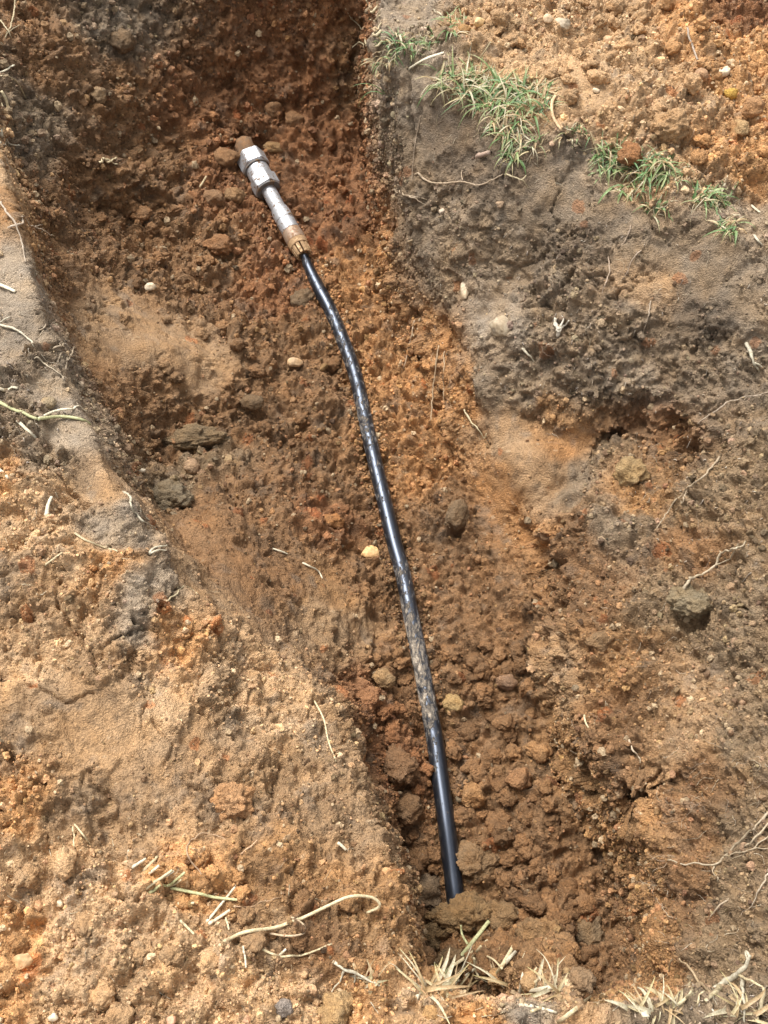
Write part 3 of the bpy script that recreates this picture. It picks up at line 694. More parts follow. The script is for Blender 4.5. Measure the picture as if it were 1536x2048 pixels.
CO, CB, CR, CD, CP, CG = (.46, .22, .085), (.30, .16, .078), (.33, .155, .07), (.215, .122, .065), (.56, .40, .22), (.2, .15, .11)
WH = (.60, .50, .36)
LUMPS = [
    ('pebble', 'pebble', 302, 577, 25, 20, WH, 'small cream white oval pebble on the brown trench floor left of the metal coupling', .1, .2),
    ('pebble', 'pebble', 590, 728, 36, 23, (.50, .33, .18), 'smooth tan oval pebble on the trench floor left of the mud flecked pipe', .1, .25),
    ('stone', 'stone', 741, 1110, 44, 34, (.60, .38, .17), 'yellow tan stone lying just left of the black pipe halfway along', .15, .2),
    ('pebble', 'pebble', 283, 942, 20, 13, WH, 'tiny cream pebble below the dark hollow near the left rim', .1, .3),
    ('soil_clod', 'clod', 912, 1035, 52, 60, CD, 'dark grey brown clod at the foot of the right wall beside the pipe', .55, .3),
    ('soil_clod', 'clod', 606, 606, 50, 44, CD, 'dark brown clod pressed against the left side of the pipe below the coupling', .9, .3),
    ('soil_clod', 'clod', 281, 432, 48, 30, CR, 'long orange brown clod lying alone on the floor left of the coupling', .5, .3),
    ('soil_clod', 'clod', 548, 224, 36, 32, CR, 'rounded brown clod at the end wall, left of a pair above the coupling', .4, .25),
    ('soil_clod', 'clod', 588, 246, 38, 36, CR, 'rounded brown clod at the end wall, right of a pair above the coupling', .4, .25),
    ('soil_clod', 'clod', 548, 298, 50, 22, (.34, .18, .08), 'narrow brown clod leaning beside the big hex nut of the coupling', .4, .25),
    ('soil_clod', 'clod', 465, 1603, 74, 58, (.52, .25, .115), 'flat bright orange clod pressed into the left bank', .6, .66),
    ('soil_clod', 'clod', 1338, 256, 72, 66, (.48, .26, .13), 'large orange clod on the spoil behind the grass fringe', .45, .45),
    ('pebble', 'pebble', 1448, 147, 32, 22, WH, 'pale cream oval pebble on the orange spoil near the right edge', .1, .2),
    ('pebble', 'pebble', 957, 49, 25, 23, (.62, .42, .20), 'pale yellow rounded pebble on the spoil by the topmost grass', .15, .2),
    ('soil_clod', 'clod', 928, 66, 27, 24, (.50, .24, .09), 'small orange clod touching the pale yellow pebble by the topmost grass', .3, .2),
    ('pebble', 'pebble', 1095, 42, 22, 22, (.58, .42, .26), 'pale rounded pebble on the spoil near the top of the photo', .1, .25),
    ('stone', 'stone', 1125, 50, 40, 30, (.40, .32, .22), 'flat greyish stone half buried in the upper spoil', .2, .4),
    ('soil_clod', 'clod', 1463, 190, 26, 22, (.60, .33, .07), 'small mustard yellow clod on the spoil below the cream pebble', .4, .25),
    ('pebble', 'pebble', 1192, 183, 18, 13, WH, 'tiny flat cream pebble in the middle of the right spoil', .1, .3),
    ('stone', 'stone', 1215, 85, 26, 22, (.52, .33, .18), 'squarish pale orange stone on the upper spoil', .2, .25),
    ('stone', 'stone', 1400, 155, 32, 26, (.48, .28, .15), 'pale orange stone left of the cream oval pebble', .25, .25),
    ('soil_clod', 'clod', 1502, 220, 46, 38, (.46, .22, .10), 'reddish orange clod on the spoil at the right edge', .4, .25),
    ('soil_clod', 'clod', 1480, 260, 34, 36, (.50, .28, .13), 'upright orange clod on the spoil just below the reddish one', .4, .25),
    ('soil_clod', 'clod', 1260, 318, 50, 44, (.36, .15, .06), 'crumbly red brown clod sitting in the grass fringe', .7, .15),
    ('stone', 'stone', 48, 1922, 42, 38, (.50, .32, .16), 'rounded tan stone near the lower left corner', .15, .25),
    ('pebble', 'pebble', 120, 1808, 22, 18, WH, 'small pale pebble on the lower left surface', .1, .25),
    ('pebble', 'pebble', 108, 2034, 24, 18, WH, 'pale flat pebble at the bottom edge on the left', .1, .25),
    ('pebble', 'pebble', 343, 2040, 24, 20, (.55, .30, .18), 'pinkish pebble at the bottom edge left of centre', .15, .25),
    ('stone', 'stone', 998, 658, 46, 58, (.36, .29, .20), 'pale tan stone set in the grey upper right wall', .2, .35),
    ('stone', 'stone', 930, 582, 22, 42, (.42, .33, .22), 'narrow upright pale stone near the left edge of the grey wall', .2, .35),
    ('stone', 'stone', 884, 424, 14, 16, (.46, .37, .28), 'tiny round pale stone high in the grey wall', .15, .3),
    ('soil_clod', 'clod', 1395, 1205, 96, 66, (.27, .18, .105), 'big rounded grey brown clod bulging from the right wall over a dark gap', .5, .45),
    ('soil_clod', 'clod', 800, 1540, 74, 62, (.26, .125, .06), 'large red brown clod touching the left side of the lower pipe', .7, .25),
    ('soil_clod', 'clod', 812, 1620, 66, 54, (.27, .135, .065), 'lumpy brown clod left of the lower pipe, below the large red brown one', .7, .25),
    ('soil_clod', 'clod', 850, 1788, 58, 52, (.22, .13, .075), 'dark brown clod at the left side of the pipe where it goes under', .7, .25),
    ('soil_clod', 'clod', 950, 1725, 84, 66, CB, 'large brown clod right of the pipe just above where it goes under', .7, .3),
    ('soil_clod', 'clod', 924, 1838, 118, 72, (.30, .16, .07), 'biggest brown clod heaped over the buried end of the black pipe', 1.2, .22),
    ('soil_clod', 'clod', 866, 1872, 60, 52, (.27, .15, .07), 'brown clod left of the biggest one over the buried pipe end', 1.2, .4),
    ('soil_clod', 'clod', 1004, 1836, 54, 46, (.28, .15, .07), 'brown clod right of the biggest one over the buried pipe end', 1.2, .3),
    ('soil_clod', 'clod', 900, 1928, 48, 40, (.25, .14, .07), 'brown clod in front of the biggest one under the dry stalks', 1.2, .3),
    ('soil_clod', 'clod', 1082, 1875, 86, 62, (.32, .165, .075), 'big brown clod at the near end of the trench right of the pipe', .75, .25),
    ('soil_clod', 'clod', 1180, 1870, 60, 56, (.26, .15, .08), 'brown clod between the near big clods and the right wall', .7, .25),
    ('soil_clod', 'clod', 770, 1358, 44, 36, (.38, .21, .10), 'tan brown clod left of the whitened stretch of pipe', .5, .3),
    ('soil_clod', 'clod', 1010, 1365, 42, 34, (.32, .17, .10), 'pinkish brown clod right of the whitened stretch of pipe', .4, .3),
    ('soil_clod', 'clod', 945, 1590, 52, 46, (.40, .19, .08), 'orange clod close to the right side of the lower pipe', .6, .25),
    ('soil_clod', 'clod', 1035, 1560, 52, 46, (.34, .16, .075), 'rusty clod on the floor between the lower pipe and the right wall', .6, .25),
    ('soil_clod', 'clod', 905, 1410, 34, 36, (.46, .26, .11), 'light orange clod touching the right side of the pipe', .5, .3),
    ('soil_clod', 'clod', 380, 880, 150, 52, (.25, .15, .08), 'long ledge of brown clay jutting over a dark hollow on the left slope', .6, .2),
    ('soil_clod', 'clod', 505, 808, 46, 34, CD, 'charcoal coloured clod in the middle of the floor left of the pipe', .4, .3),
    ('soil_clod', 'clod', 340, 1000, 90, 70, (.27, .18, .11), 'grey and brown clod wedged in the corner under the left rim', .5, .3),
    ('soil_clod', 'clod', 1262, 948, 62, 52, (.42, .25, .12), 'flaky orange tan clod under the scooped hollow in the right wall', .6, .3),
    ('soil_clod', 'clod', 1200, 1285, 50, 44, CB, 'brown clod low on the right wall', .6, .3),
    ('soil_clod', 'clod', 996, 1960, 46, 34, (.52, .27, .12), 'orange clod on the near rim among dry grass', .4, .2),
    ('soil_clod', 'clod', 1060, 1968, 44, 34, (.50, .27, .13), 'orange clod on the near rim, right neighbour among dry grass', .4, .2),
    ('soil_clod', 'clod', 862, 2032, 34, 34, (.50, .26, .11), 'round orange clod at the bottom edge right of centre', .4, .2),
    ('soil_clod', 'clod', 672, 2030, 56, 62, (.50, .28, .13), 'orange lump at the bottom edge in the middle', .4, .3),
    ('stone', 'stone', 565, 2015, 38, 30, (.24, .19, .15), 'dark grey stone near the bottom edge in the middle', .3, .3),
    ('soil_clod', 'clod', 98, 808, 30, 26, (.46, .31, .19), 'pale clod on the left rim under the dry stalk', .3, .3),
    ('soil_clod', 'clod', 386, 935, 30, 28, (.42, .24, .14), 'small pinkish clod on the left slope below the ledge', .4, .3),
    ('soil_clod', 'clod', 655, 1045, 56, 34, (.42, .17, .06), 'bright rusty red clod left of the middle of the pipe', .6, .35),
    ('soil_clod', 'clod', 200, 195, 34, 36, (.34, .2, .11), 'rounded brown clod high on the far left wall', .5, .3),
    ('soil_clod', 'clod', 245, 85, 44, 44, CD, 'dark clod near the top of the end wall', .6, .3),
    ('soil_clod', 'clod', 455, 318, 50, 40, CR, 'brown clod left of the rusty pipe stub', .6, .35),
    ('soil_clod', 'clod', 430, 402, 44, 34, (.32, .16, .08), 'brown clod on the floor left of the metal coupling', .5, .3),
    ('soil_clod', 'clod', 470, 395, 40, 34, (.33, .17, .08), 'brown clod touching its neighbour left of the hex nuts', .5, .3),
    ('soil_clod', 'clod', 435, 495, 56, 40, (.34, .15, .065), 'red brown clod left of the brass end of the coupling', .5, .35),
]
for L in LUMPS:
    lump(*L[:8], rough=L[8], sink=L[9])

# loose clods that nothing tells apart
lc = 0
protos = []
for i in range(7):
    me_, v_ = lump_mesh('soil_clod', 1, 1, .8, 300 + i, .0, 3)
    bpy.data.meshes.remove(me_)

def scatter_clods(n, region, rlo, rhi, label, group):
    c = 0; tries = 0
    while c < n and tries < 6000:
        tries += 1
        px, py = region()
        p = at(px, py)
        r = rlo * (rhi / rlo) ** (random.random() ** 1.8)
        if any((p.x - q[0]) ** 2 + (p.y - q[1]) ** 2 < (r + q[2]) ** 2 for q in taken): continue
        taken.append((p.x, p.y, r))
        me, v = lump_mesh('soil_clod', r * random.uniform(.9, 1.25), r, r * random.uniform(.65, .95), random.randrange(9999), 1.1, 4)
        j = int(np.argmin((P1s[:, 0] - p.x) ** 2 + (P1s[:, 1] - p.y) ** 2 + (P1s[:, 2] - p.z) ** 2))
        base = colrs[j] * random.uniform(.7, 1.12) * np.array([1.04, 1, .95])
        set_color(me, soil_colors(v, base, c + 1))
        o = link('soil_clod', me, M_SOIL)
        o.location = (p.x, p.y, p.z + r * .12); o.rotation_euler = (random.uniform(-.5, .5), random.uniform(-.5, .5), random.uniform(0, 6))
        tag(o, label, 'clod', group)
        c += 1
P1s = P1[::37]; colrs = colr[::37]
taken = [(a, b, PIPE_R) for k in range(len(PIPE_W) - 1) for a, b in [tuple(PIPE_W[k][:2] * (1 - f) + PIPE_W[k + 1][:2] * f) for f in (0, .25, .5, .75)]]
taken += [tuple((FIT_A + (FIT_B - FIT_A) * f)[:2]) + (.036,) for f in np.linspace(0, 1, 9)]
for o in list(COL.objects):
    if o.name.startswith(('soil_clod', 'stone', 'pebble')): taken.append((o.location.x, o.location.y, max(o.dimensions) / 2 * .8))

def near_pipe():
    py = random.uniform(1280, 1900); c = 800 + (py - 1280) * .2
    return random.uniform(c - 70, c + 240), py
def near_end():
    return random.uniform(845, 1190), random.uniform(1800, 1965)
def floor_far():
    return random.uniform(180, 740), random.uniform(280, 900)
def spoil_r():
    x = random.uniform(880, 1536); return x, random.uniform(0, min(.5 * (x - 860) + 60, 370))
def spoil_l():
    y = random.uniform(1720, 2048); return random.uniform(0, 700), y
scatter_clods(82, near_pipe, .006, .0145, 'loose brown clod in the rubble around the lower half of the pipe', 'clods around the lower pipe')
scatter_clods(38, near_end, .007, .021, 'loose brown clod in the rubble at the near end of the trench', 'clods at the near end')
scatter_clods(42, floor_far, .006, .015, 'loose brown clod in the rubble of the far trench floor', 'clods on the far floor')
scatter_clods(44, spoil_r, .006, .015, 'loose orange clod on the spoil behind the grass fringe', 'clods on the right spoil')
scatter_clods(22, spoil_l, .005, .011, 'loose orange clod on the surface in the lower left', 'clods on the lower left surface')

# ------------------------------------------------------------ soil crumbs nobody could count
def crumbs(name, n, rlo, rhi, level, label, kmin, power=2.2, palef=.12, seed=1):
    rg = np.random.default_rng(seed)
    v0, f0 = ICO[level]
    idx = rg.integers(0, len(P1), n * (4 if name != 'bedding_crumbs' else 200))
    pts = P1[idx]
    ok = (np.abs(pts[:, 0]) < .68 + .24 * np.clip(pts[:, 1], 0, 3)) & (pts[:, 1] > -.15) & (pts[:, 1] < 2.7)
    ok &= rg.random(len(idx)) < np.clip((kvar[idx] - kmin) * 1.4, 0.04, 1)
    if True:   # keep off the pipe bed
        for a, b in zip(PIPE_W[:-3], PIPE_W[1:-2]):
            ab = (b - a)[:2]; tt = np.clip(((pts[:, :2] - a[:2]) @ ab) / (ab @ ab), 0, 1)
            dd = np.linalg.norm(pts[:, :2] - a[:2] - tt[:, None] * ab, axis=1)
            ok &= dd > PIPE_R * 1.05
    if name == 'bedding_crumbs':
        nd = np.full(len(pts), 9.0)
        for a in path_pts: nd = np.minimum(nd, np.hypot(pts[:, 0] - a[0], pts[:, 1] - a[1]))
        ok = (nd > PIPE_R * .92) & (nd < PIPE_R * 2.4) & (pts[:, 2] < -.3)
    if name == 'pale_grit': ok &= lum(colr[idx]) > .255
    idx = idx[ok][:n]; n = len(idx)
    pts = P1[idx]; nn = NF1[idx]
    r = (rlo * (rhi / rlo) ** (rg.random(n) ** power)).astype(f32)
    r *= np.clip(.55 + .25 * np.clip(pts[:, 1], 0, 2), .5, 1)      # the nearer spoil is finer
    V = np.repeat(v0[None], n, 0)
    jit = 1 + (rg.random((n, len(v0))).astype(f32) - .5) * (.62 if level < 3 else .22)
    sc = rg.uniform(.65, 1.2, (n, 1, 3)).astype(f32)
    V = V * jit[..., None] * sc
    ang = rg.uniform(0, 6.28, n); ca, sa = np.cos(ang).astype(f32), np.sin(ang).astype(f32)
    x = V[..., 0] * ca[:, None] - V[..., 1] * sa[:, None]; y = V[..., 0] * sa[:, None] + V[..., 1] * ca[:, None]
    V = np.stack([x, y, V[..., 2]], -1) * r[:, None, None]
    V += (pts + nn * (r * .25)[:, None])[:, None, :]
    Fc = (f0[None] + (np.arange(n) * len(v0))[:, None, None]).reshape(-1, 3)
    base = colr[idx] * (1 + .30 * rg.normal(size=(n, 1)).clip(-1.6, 1.8)) * (1 + .03 * rg.normal(size=(n, 3)))
    pl = (rg.random(n) < palef) & (r > rlo * 1.2)
    lumv = np.clip(lum(colr[idx]) / .27, .6, 1.15)[:, None]
    base[pl] = (np.array([.58, .42, .25]) * rg.uniform(.7, 1.1, (n, 1)) * lumv)[pl]
    dk = rg.random(n) < .12; base[dk] *= .5
    cols = np.repeat(np.clip(base, .012, .75), len(v0), 0)
    me = new_mesh(name, V.reshape(-1, 3), None, Fc, smooth=False)
    set_color(me, cols)
    o = link(name, me, M_CRUMB)
    tag(o, label, 'soil crumbs', None, 'stuff')
    return o
crumbs('soil_crumbs', 115000, .0012, .0042, 1, 'fine loose soil crumbs scattered over the whole dig', .1, 1.6, .10, 3)
crumbs('gravelly_crumbs', 16000, .0032, .0105, 2, 'coarser soil lumps and grit scattered over the whole dig', .3, 2.2, .16, 4)

path_pts = [PIPE_W[k][:2] * (1 - f) + PIPE_W[k + 1][:2] * f for k in range(len(PIPE_W) - 3) for f in np.linspace(0, 1, 8)[:-1]] + [(FIT_A + (FIT_B - FIT_A) * f)[:2] for f in np.linspace(0, 1, 12)]
crumbs('bedding_crumbs', 2600, .0018, .0062, 2, 'loose crumbs banked along both sides of the black pipe', 0, 1.5, .05, 12)
crumbs('pale_grit', 9000, .0016, .0040, 2, 'pale grit and tiny pebbles strewn over the spoil', .25, 1.5, .55, 9)

# ------------------------------------------------------------ the pipe with its coupling
def catmull(pts, n):
    pts = np.asarray(pts, float)
    d = np.concatenate([[0], np.cumsum(np.linalg.norm(np.diff(pts, axis=0), axis=1))])
    tt = np.linspace(0, d[-1], n)
    P_ = np.vstack([2 * pts[0] - pts[1], pts, 2 * pts[-1] - pts[-2]])
    outp = []
    for u in tt:
        i = min(max(int(np.searchsorted(d, u, 'right') - 1), 0), len(pts) - 2)
        f = (u - d[i]) / max(d[i + 1] - d[i], 1e-9)
        p0, p1, p2, p3 = P_[i:i + 4]
        outp.append(.5 * (2 * p1 + (p2 - p0) * f + (2 * p0 - 5 * p1 + 4 * p2 - p3) * f * f + (3 * p1 - p0 - 3 * p2 + p3) * f ** 3))
    return np.array(outp), tt / d[-1]

def tube(path, radii, sides=8, flat=1.0, cap=True):
    path = np.asarray(path, float); n = len(path)
    tan = np.gradient(path, axis=0); tan /= np.linalg.norm(tan, axis=1)[:, None] + 1e-12
    up = np.array([0, 0, 1.0]); V = []
    for i in range(n):
        a = np.cross(tan[i], up)
        if np.linalg.norm(a) < .05: a = np.array([1.0, 0, 0])
        a /= np.linalg.norm(a); b_ = np.cross(a, tan[i])
        for k in range(sides):
            th = 2 * math.pi * k / sides
            V.append(path[i] + radii[i] * (a * math.cos(th) + b_ * math.sin(th) * flat))
    F = [(i * sides + k, i * sides + (k + 1) % sides, (i + 1) * sides + (k + 1) % sides, (i + 1) * sides + k) for i in range(n - 1) for k in range(sides)]
    T = []
    if cap:
        V.append(path[0]); V.append(path[-1]); c0, c1 = len(V) - 2, len(V) - 1
        T = [(c0, (k + 1) % sides, k) for k in range(sides)] + [(c1, (n - 1) * sides + k, (n - 1) * sides + (k + 1) % sides) for k in range(sides)]
    return np.array(V), np.array(F), (np.array(T) if T else None)

# black polyethylene with dried mud
m, t, b = mat_nodes('black pipe plastic')
tc = N(t, 'ShaderNodeTexCoord'); am = N(t, 'ShaderNodeAttribute', attribute_name='mud')
mp = N(t, 'ShaderNodeMapping'); mp.inputs['Rotation'].default_value = (0, 0, math.radians(13)); mp.inputs['Scale'].default_value = (1, .42, 1)
t.links.new(tc.outputs['Object'], mp.inputs['Vector'])
n1 = N(t, 'ShaderNodeTexNoise'); n1.inputs['Scale'].default_value = 120; n1.inputs['Detail'].default_value = 8; n1.inputs['Roughness'].default_value = .74; n1.inputs['Distortion'].default_value = .4
t.links.new(mp.outputs['Vector'], n1.inputs['Vector'])
ad = N(t, 'ShaderNodeMath', operation='MULTIPLY_ADD'); ad.inputs[1].default_value = .45
t.links.new(am.outputs['Fac'], ad.inputs[0]); t.links.new(n1.outputs['Fac'], ad.inputs[2])
mk = N(t, 'ShaderNodeMapRange'); mk.inputs['From Min'].default_value = .71; mk.inputs['From Max'].default_value = .86
t.links.new(ad.outputs[0], mk.inputs['Value'])
n2 = N(t, 'ShaderNodeTexNoise'); n2.inputs['Scale'].default_value = 500; n2.inputs['Detail'].default_value = 3
t.links.new(tc.outputs['Object'], n2.inputs['Vector'])
mudc = ramp(t, [(.3, (.30, .22, .14)), (.7, (.54, .47, .37))]); t.links.new(n2.outputs['Fac'], mudc.inputs['Fac'])
film = N(t, 'ShaderNodeMapRange'); film.inputs['From Min'].default_value = .58; film.inputs['From Max'].default_value = .9; film.inputs['To Max'].default_value = .09
t.links.new(ad.outputs[0], film.inputs['Value'])
fx = N(t, 'ShaderNodeMix', data_type='RGBA'); fx.inputs['A'].default_value = (.008, .009, .012, 1); fx.inputs['B'].default_value = (.40, .36, .30, 1)
t.links.new(film.outputs['Result'], fx.inputs['Factor'])
mx = N(t, 'ShaderNodeMix', data_type='RGBA'); t.links.new(mk.outputs['Result'], mx.inputs['Factor'])
t.links.new(fx.outputs['Result'], mx.inputs['A']); t.links.new(mudc.outputs['Color'], mx.inputs['B']); t.links.new(mx.outputs['Result'], b.inputs['Base Color'])
rg_ = N(t, 'ShaderNodeMapRange'); rg_.inputs['To Min'].default_value = .32; rg_.inputs['To Max'].default_value = .9
t.links.new(mk.outputs['Result'], rg_.inputs['Value']); t.links.new(rg_.outputs['Result'], b.inputs['Roughness'])
b.inputs['Specular IOR Level'].default_value = .9
b.inputs['Specular Tint'].default_value = (.70, .80, 1, 1)  # blue of the sky's sheen put into the reflection colour
bp = N(t, 'ShaderNodeBump'); bp.inputs['Strength'].default_value = .8; bp.inputs['Distance'].default_value = .003
hh = N(t, 'ShaderNodeMath', operation='MULTIPLY_ADD'); hh.inputs[1].default_value = 1.0
n2s = N(t, 'ShaderNodeMath', operation='MULTIPLY'); t.links.new(n2.outputs['Fac'], n2s.inputs[0]); t.links.new(mk.outputs['Result'], n2s.inputs[1])
t.links.new(mk.outputs['Result'], hh.inputs[0]); t.links.new(n2s.outputs[0], hh.inputs[2])
t.links.new(hh.outputs[0], bp.inputs['Height']); t.links.new(bp.outputs['Normal'], b.inputs['Normal'])
M_PIPE = m

def metal(name, base, mudlo, mudhi, mudcol, rough=.32, metallic=.85):
    m, t, b = mat_nodes(name)
    tc = N(t, 'ShaderNodeTexCoord')
    n1 = N(t, 'ShaderNodeTexNoise'); n1.inputs['Scale'].default_value = 75; n1.inputs['Detail'].default_value = 6; n1.inputs['Roughness'].default_value = .6; n1.inputs['Distortion'].default_value = .8
    n2 = N(t, 'ShaderNodeTexNoise'); n2.inputs['Scale'].default_value = 420; n2.inputs['Detail'].default_value = 3
    for n in (n1, n2): t.links.new(tc.outputs['Object'], n.inputs['Vector'])
    mk = N(t, 'ShaderNodeMapRange'); mk.inputs['From Min'].default_value = mudlo; mk.inputs['From Max'].default_value = mudhi
    t.links.new(n1.outputs['Fac'], mk.inputs['Value'])
    mc = ramp(t, [(.3, tuple(c * .55 for c in mudcol)), (.7, mudcol)]); t.links.new(n2.outputs['Fac'], mc.inputs['Fac'])
    mb = ramp(t, [(.3, tuple(c * .8 for c in base)), (.7, base)]); t.links.new(n2.outputs['Fac'], mb.inputs['Fac'])
    mx = N(t, 'ShaderNodeMix', data_type='RGBA'); t.links.new(mk.outputs['Result'], mx.inputs['Factor'])
    t.links.new(mb.outputs['Color'], mx.inputs['A']); t.links.new(mc.outputs['Color'], mx.inputs['B']); t.links.new(mx.outputs['Result'], b.inputs['Base Color'])
    r1 = N(t, 'ShaderNodeMapRange'); r1.inputs['To Min'].default_value = rough; r1.inputs['To Max'].default_value = .95
    t.links.new(mk.outputs['Result'], r1.inputs['Value']); t.links.new(r1.outputs['Result'], b.inputs['Roughness'])
    r2 = N(t, 'ShaderNodeMapRange'); r2.inputs['To Min'].default_value = metallic; r2.inputs['To Max'].default_value = 0
    t.links.new(mk.outputs['Result'], r2.inputs['Value']); t.links.new(r2.outputs['Result'], b.inputs['Metallic'])
    bp = N(t, 'ShaderNodeBump'); bp.inputs['Strength'].default_value = .35; bp.inputs['Distance'].default_value = .0015
    ad = N(t, 'ShaderNodeMath', operation='MULTIPLY_ADD'); ad.inputs[1].default_value = .3
    t.links.new(n2.outputs['Fac'], ad.inputs[0]); t.links.new(mk.outputs['Result'], ad.inputs[2])
    t.links.new(ad.outputs[0], bp.inputs['Height']); t.links.new(bp.outputs['Normal'], b.inputs['Normal'])
    return m
M_ZINC = metal('zinc plated steel', (.56, .57, .59), .56, .62, (.20, .12, .065), .5, .7)
M_SHADE_RING = metal('dark painted shade ring', (.13, .125, .12), .5, .6, (.2, .12, .06), .6, 0)  # dark colour standing in for the shadow lines under the hex nuts
M_BRASS = metal('muddy brass', (.55, .36, .19), .42, .54, (.40, .25, .13), .55, .3)
M_MUDSLEEVE = metal('mud coated sleeve', (.34, .24, .17), .5, .6, (.30, .17, .09), .55, .3)
M_RUST = metal('rusty soil caked pipe', (.20, .12, .065), .45, .55, (.26, .14, .065), .85, .1)

root = bpy.data.objects.new('water_pipe', None); COL.objects.link(root)
root.location = tuple(PIPE_W[11]); bpy.context.view_layer.update()
tag(root, 'black plastic water pipe with a silver metal coupling lying along the trench floor', 'pipe')
R0 = np.array(root.location)
path, fr = catmull(PIPE_W, 320)
wob = np.stack([fbm(path.astype(f32), .35, 201, 2), fbm(path.astype(f32), .35, 202, 2), np.zeros(len(path))], -1) * .0015
path = path + wob
# photo row of each ring, to know where along the pipe the mud sits
pyc = 1024 - FPX * ((path[:, 1] * CA - (CAM_H - path[:, 2]) * SA) / (path[:, 1] * SA + (CAM_H - path[:, 2]) * CA))
rad = PIPE_R * np.interp(pyc, [505, 530, 560, 585, 620], [.58, .74, .9, 1, 1])
V, F, T = tube(path - R0, rad, 40)
me = new_mesh('pipe', V, F, T)
mud = np.interp(pyc, [520, 590, 640, 700, 760, 820, 880, 930, 1010, 1060, 1120, 1150, 1185, 1215, 1250, 1300, 1420, 1470, 1560, 1800],
                [.30, .25, .38, .42, .34, .46, .44, .30, .34, .22, .30, .52, .32, .46, .58, .62, .60, .38, .20, .14])
mudv = np.concatenate([np.repeat(mud, 40), [0, 0]])
th = np.tile(2 * math.pi * np.arange(40) / 40, len(path))
side = np.concatenate([np.sin(th), [0, 0]])
# long smear runs over the top and right shoulder of the whitened stretch
sidew = np.concatenate([-np.cos(th), [0, 0]])
low = np.concatenate([np.repeat((pyc > 1200) & (pyc < 1600), 40), [False, False]])
mudv = np.where(low, mudv + .22 * np.exp(-((side * .5 - sidew * .86 - .75) / .5) ** 2) - .14, mudv)
mudv = mudv + .22 * np.clip(-side - .0, 0, 1)
set_float(me, mudv, 'mud')
link('pipe', me, M_PIPE, root)

AX = FIT_B - FIT_A; LEN = np.linalg.norm(AX); AX = AX / LEN
e1 = np.cross(AX, [0, 0, 1.0]); e1 /= np.linalg.norm(e1); e2 = np.cross(e1, AX)
def lathe(name, prof, mat, sides=40, parent=root, hexrot=.2, round_edge=None, label=None):
    """prof: list of (share of the axis, radius)"""
    V, F = [], []
    hexa = sides == 6
    sides_ = 48 if hexa else sides
    for s_, r in prof:
        c = FIT_A + AX * LEN * s_
        for k in range(sides_):
            th = 2 * math.pi * k / sides_
            r_ = r * 1.06; rr = r_
            if hexa:
                q = (th - hexrot) % (math.pi / 3) - math.pi / 6
                rr = min(r_ * math.cos(math.pi / 6) / math.cos(q), r_ * .985)
            V.append(c + e1 * rr * math.cos(th) + e2 * rr * math.sin(th))
    n = len(prof)
    F = [(i * sides_ + k, (i + 1) * sides_ + k, (i + 1) * sides_ + (k + 1) % sides_, i * sides_ + (k + 1) % sides_) for i in range(n - 1) for k in range(sides_)]
    V.append(FIT_A + AX * LEN * prof[0][0]); V.append(FIT_A + AX * LEN * prof[-1][0])
    T = [(n * sides_, k, (k + 1) % sides_) for k in range(sides_)] + [(n * sides_ + 1, (n - 1) * sides_ + (k + 1) % sides_, (n - 1) * sides_ + k) for k in range(sides_)]
    base = np.array(parent.matrix_world.translation) if parent else 0
    me = new_mesh(name, np.array(V) - R0, np.array(F), np.array(T), smooth=not hexa)
    if not hexa:
        me.shade_smooth() if hasattr(me, 'shade_smooth') else None
        import bmesh
        bm = bmesh.new(); bm.from_mesh(me)
        for e in bm.edges:
            if len(e.link_faces) == 2 and e.calc_face_angle(0) > .6: e.smooth = False
        bm.to_mesh(me); bm.free()
    o = link(name, me, mat, parent)
    if label: o['label'] = label
    return o
u = LEN
def pr(*a): return list(a)
# measured along the axis from the black pipe (0) to the rusty stub (1)
cpl = lathe('coupling_body', pr((.60, .0265), (.605, .0285), (.80, .0290), (.805, .027)), M_ZINC)
h2 = lathe('hex_nut', pr((.575, .031), (.583, .0355), (.668, .0355), (.675, .032)), M_ZINC, 6, cpl, .35)
h1 = lathe('hex_nut', pr((.765, .033), (.775, .0375), (.868, .0375), (.880, .0335), (.882, .024)), M_ZINC, 6, cpl, .05)
lathe('shade_ring', pr((.752, .0275), (.754, .0325), (.763, .0325), (.766, .0275)), M_SHADE_RING, 40, cpl)  # added dark band, paints the shadow line under the upper hex
lathe('shade_ring', pr((.566, .020), (.567, .0305), (.574, .0305), (.576, .020)), M_SHADE_RING, 40, cpl)  # added dark band, paints the shadow line beneath the lower hex
lathe('tail_tube', pr((.34, .0178), (.57, .0185), (.58, .0185)), M_ZINC, 40, cpl)
lathe('crimp_sleeve', pr((.215, .0205), (.218, .0225), (.30, .0225), (.303, .0215), (.306, .0215), (.309, .0228), (.372, .0222), (.375, .0218), (.378, .0218), (.381, .0212), (.40, .0205), (.402, .0178)), M_ZINC, 40, cpl)
lathe('muddy_ring', pr((.128, .0205), (.131, .0238), (.160, .0245), (.190, .0238), (.205, .0235), (.208, .0232), (.212, .0235), (.214, .0205)), M_MUDSLEEVE, 40, cpl, label='brown muddy ring')
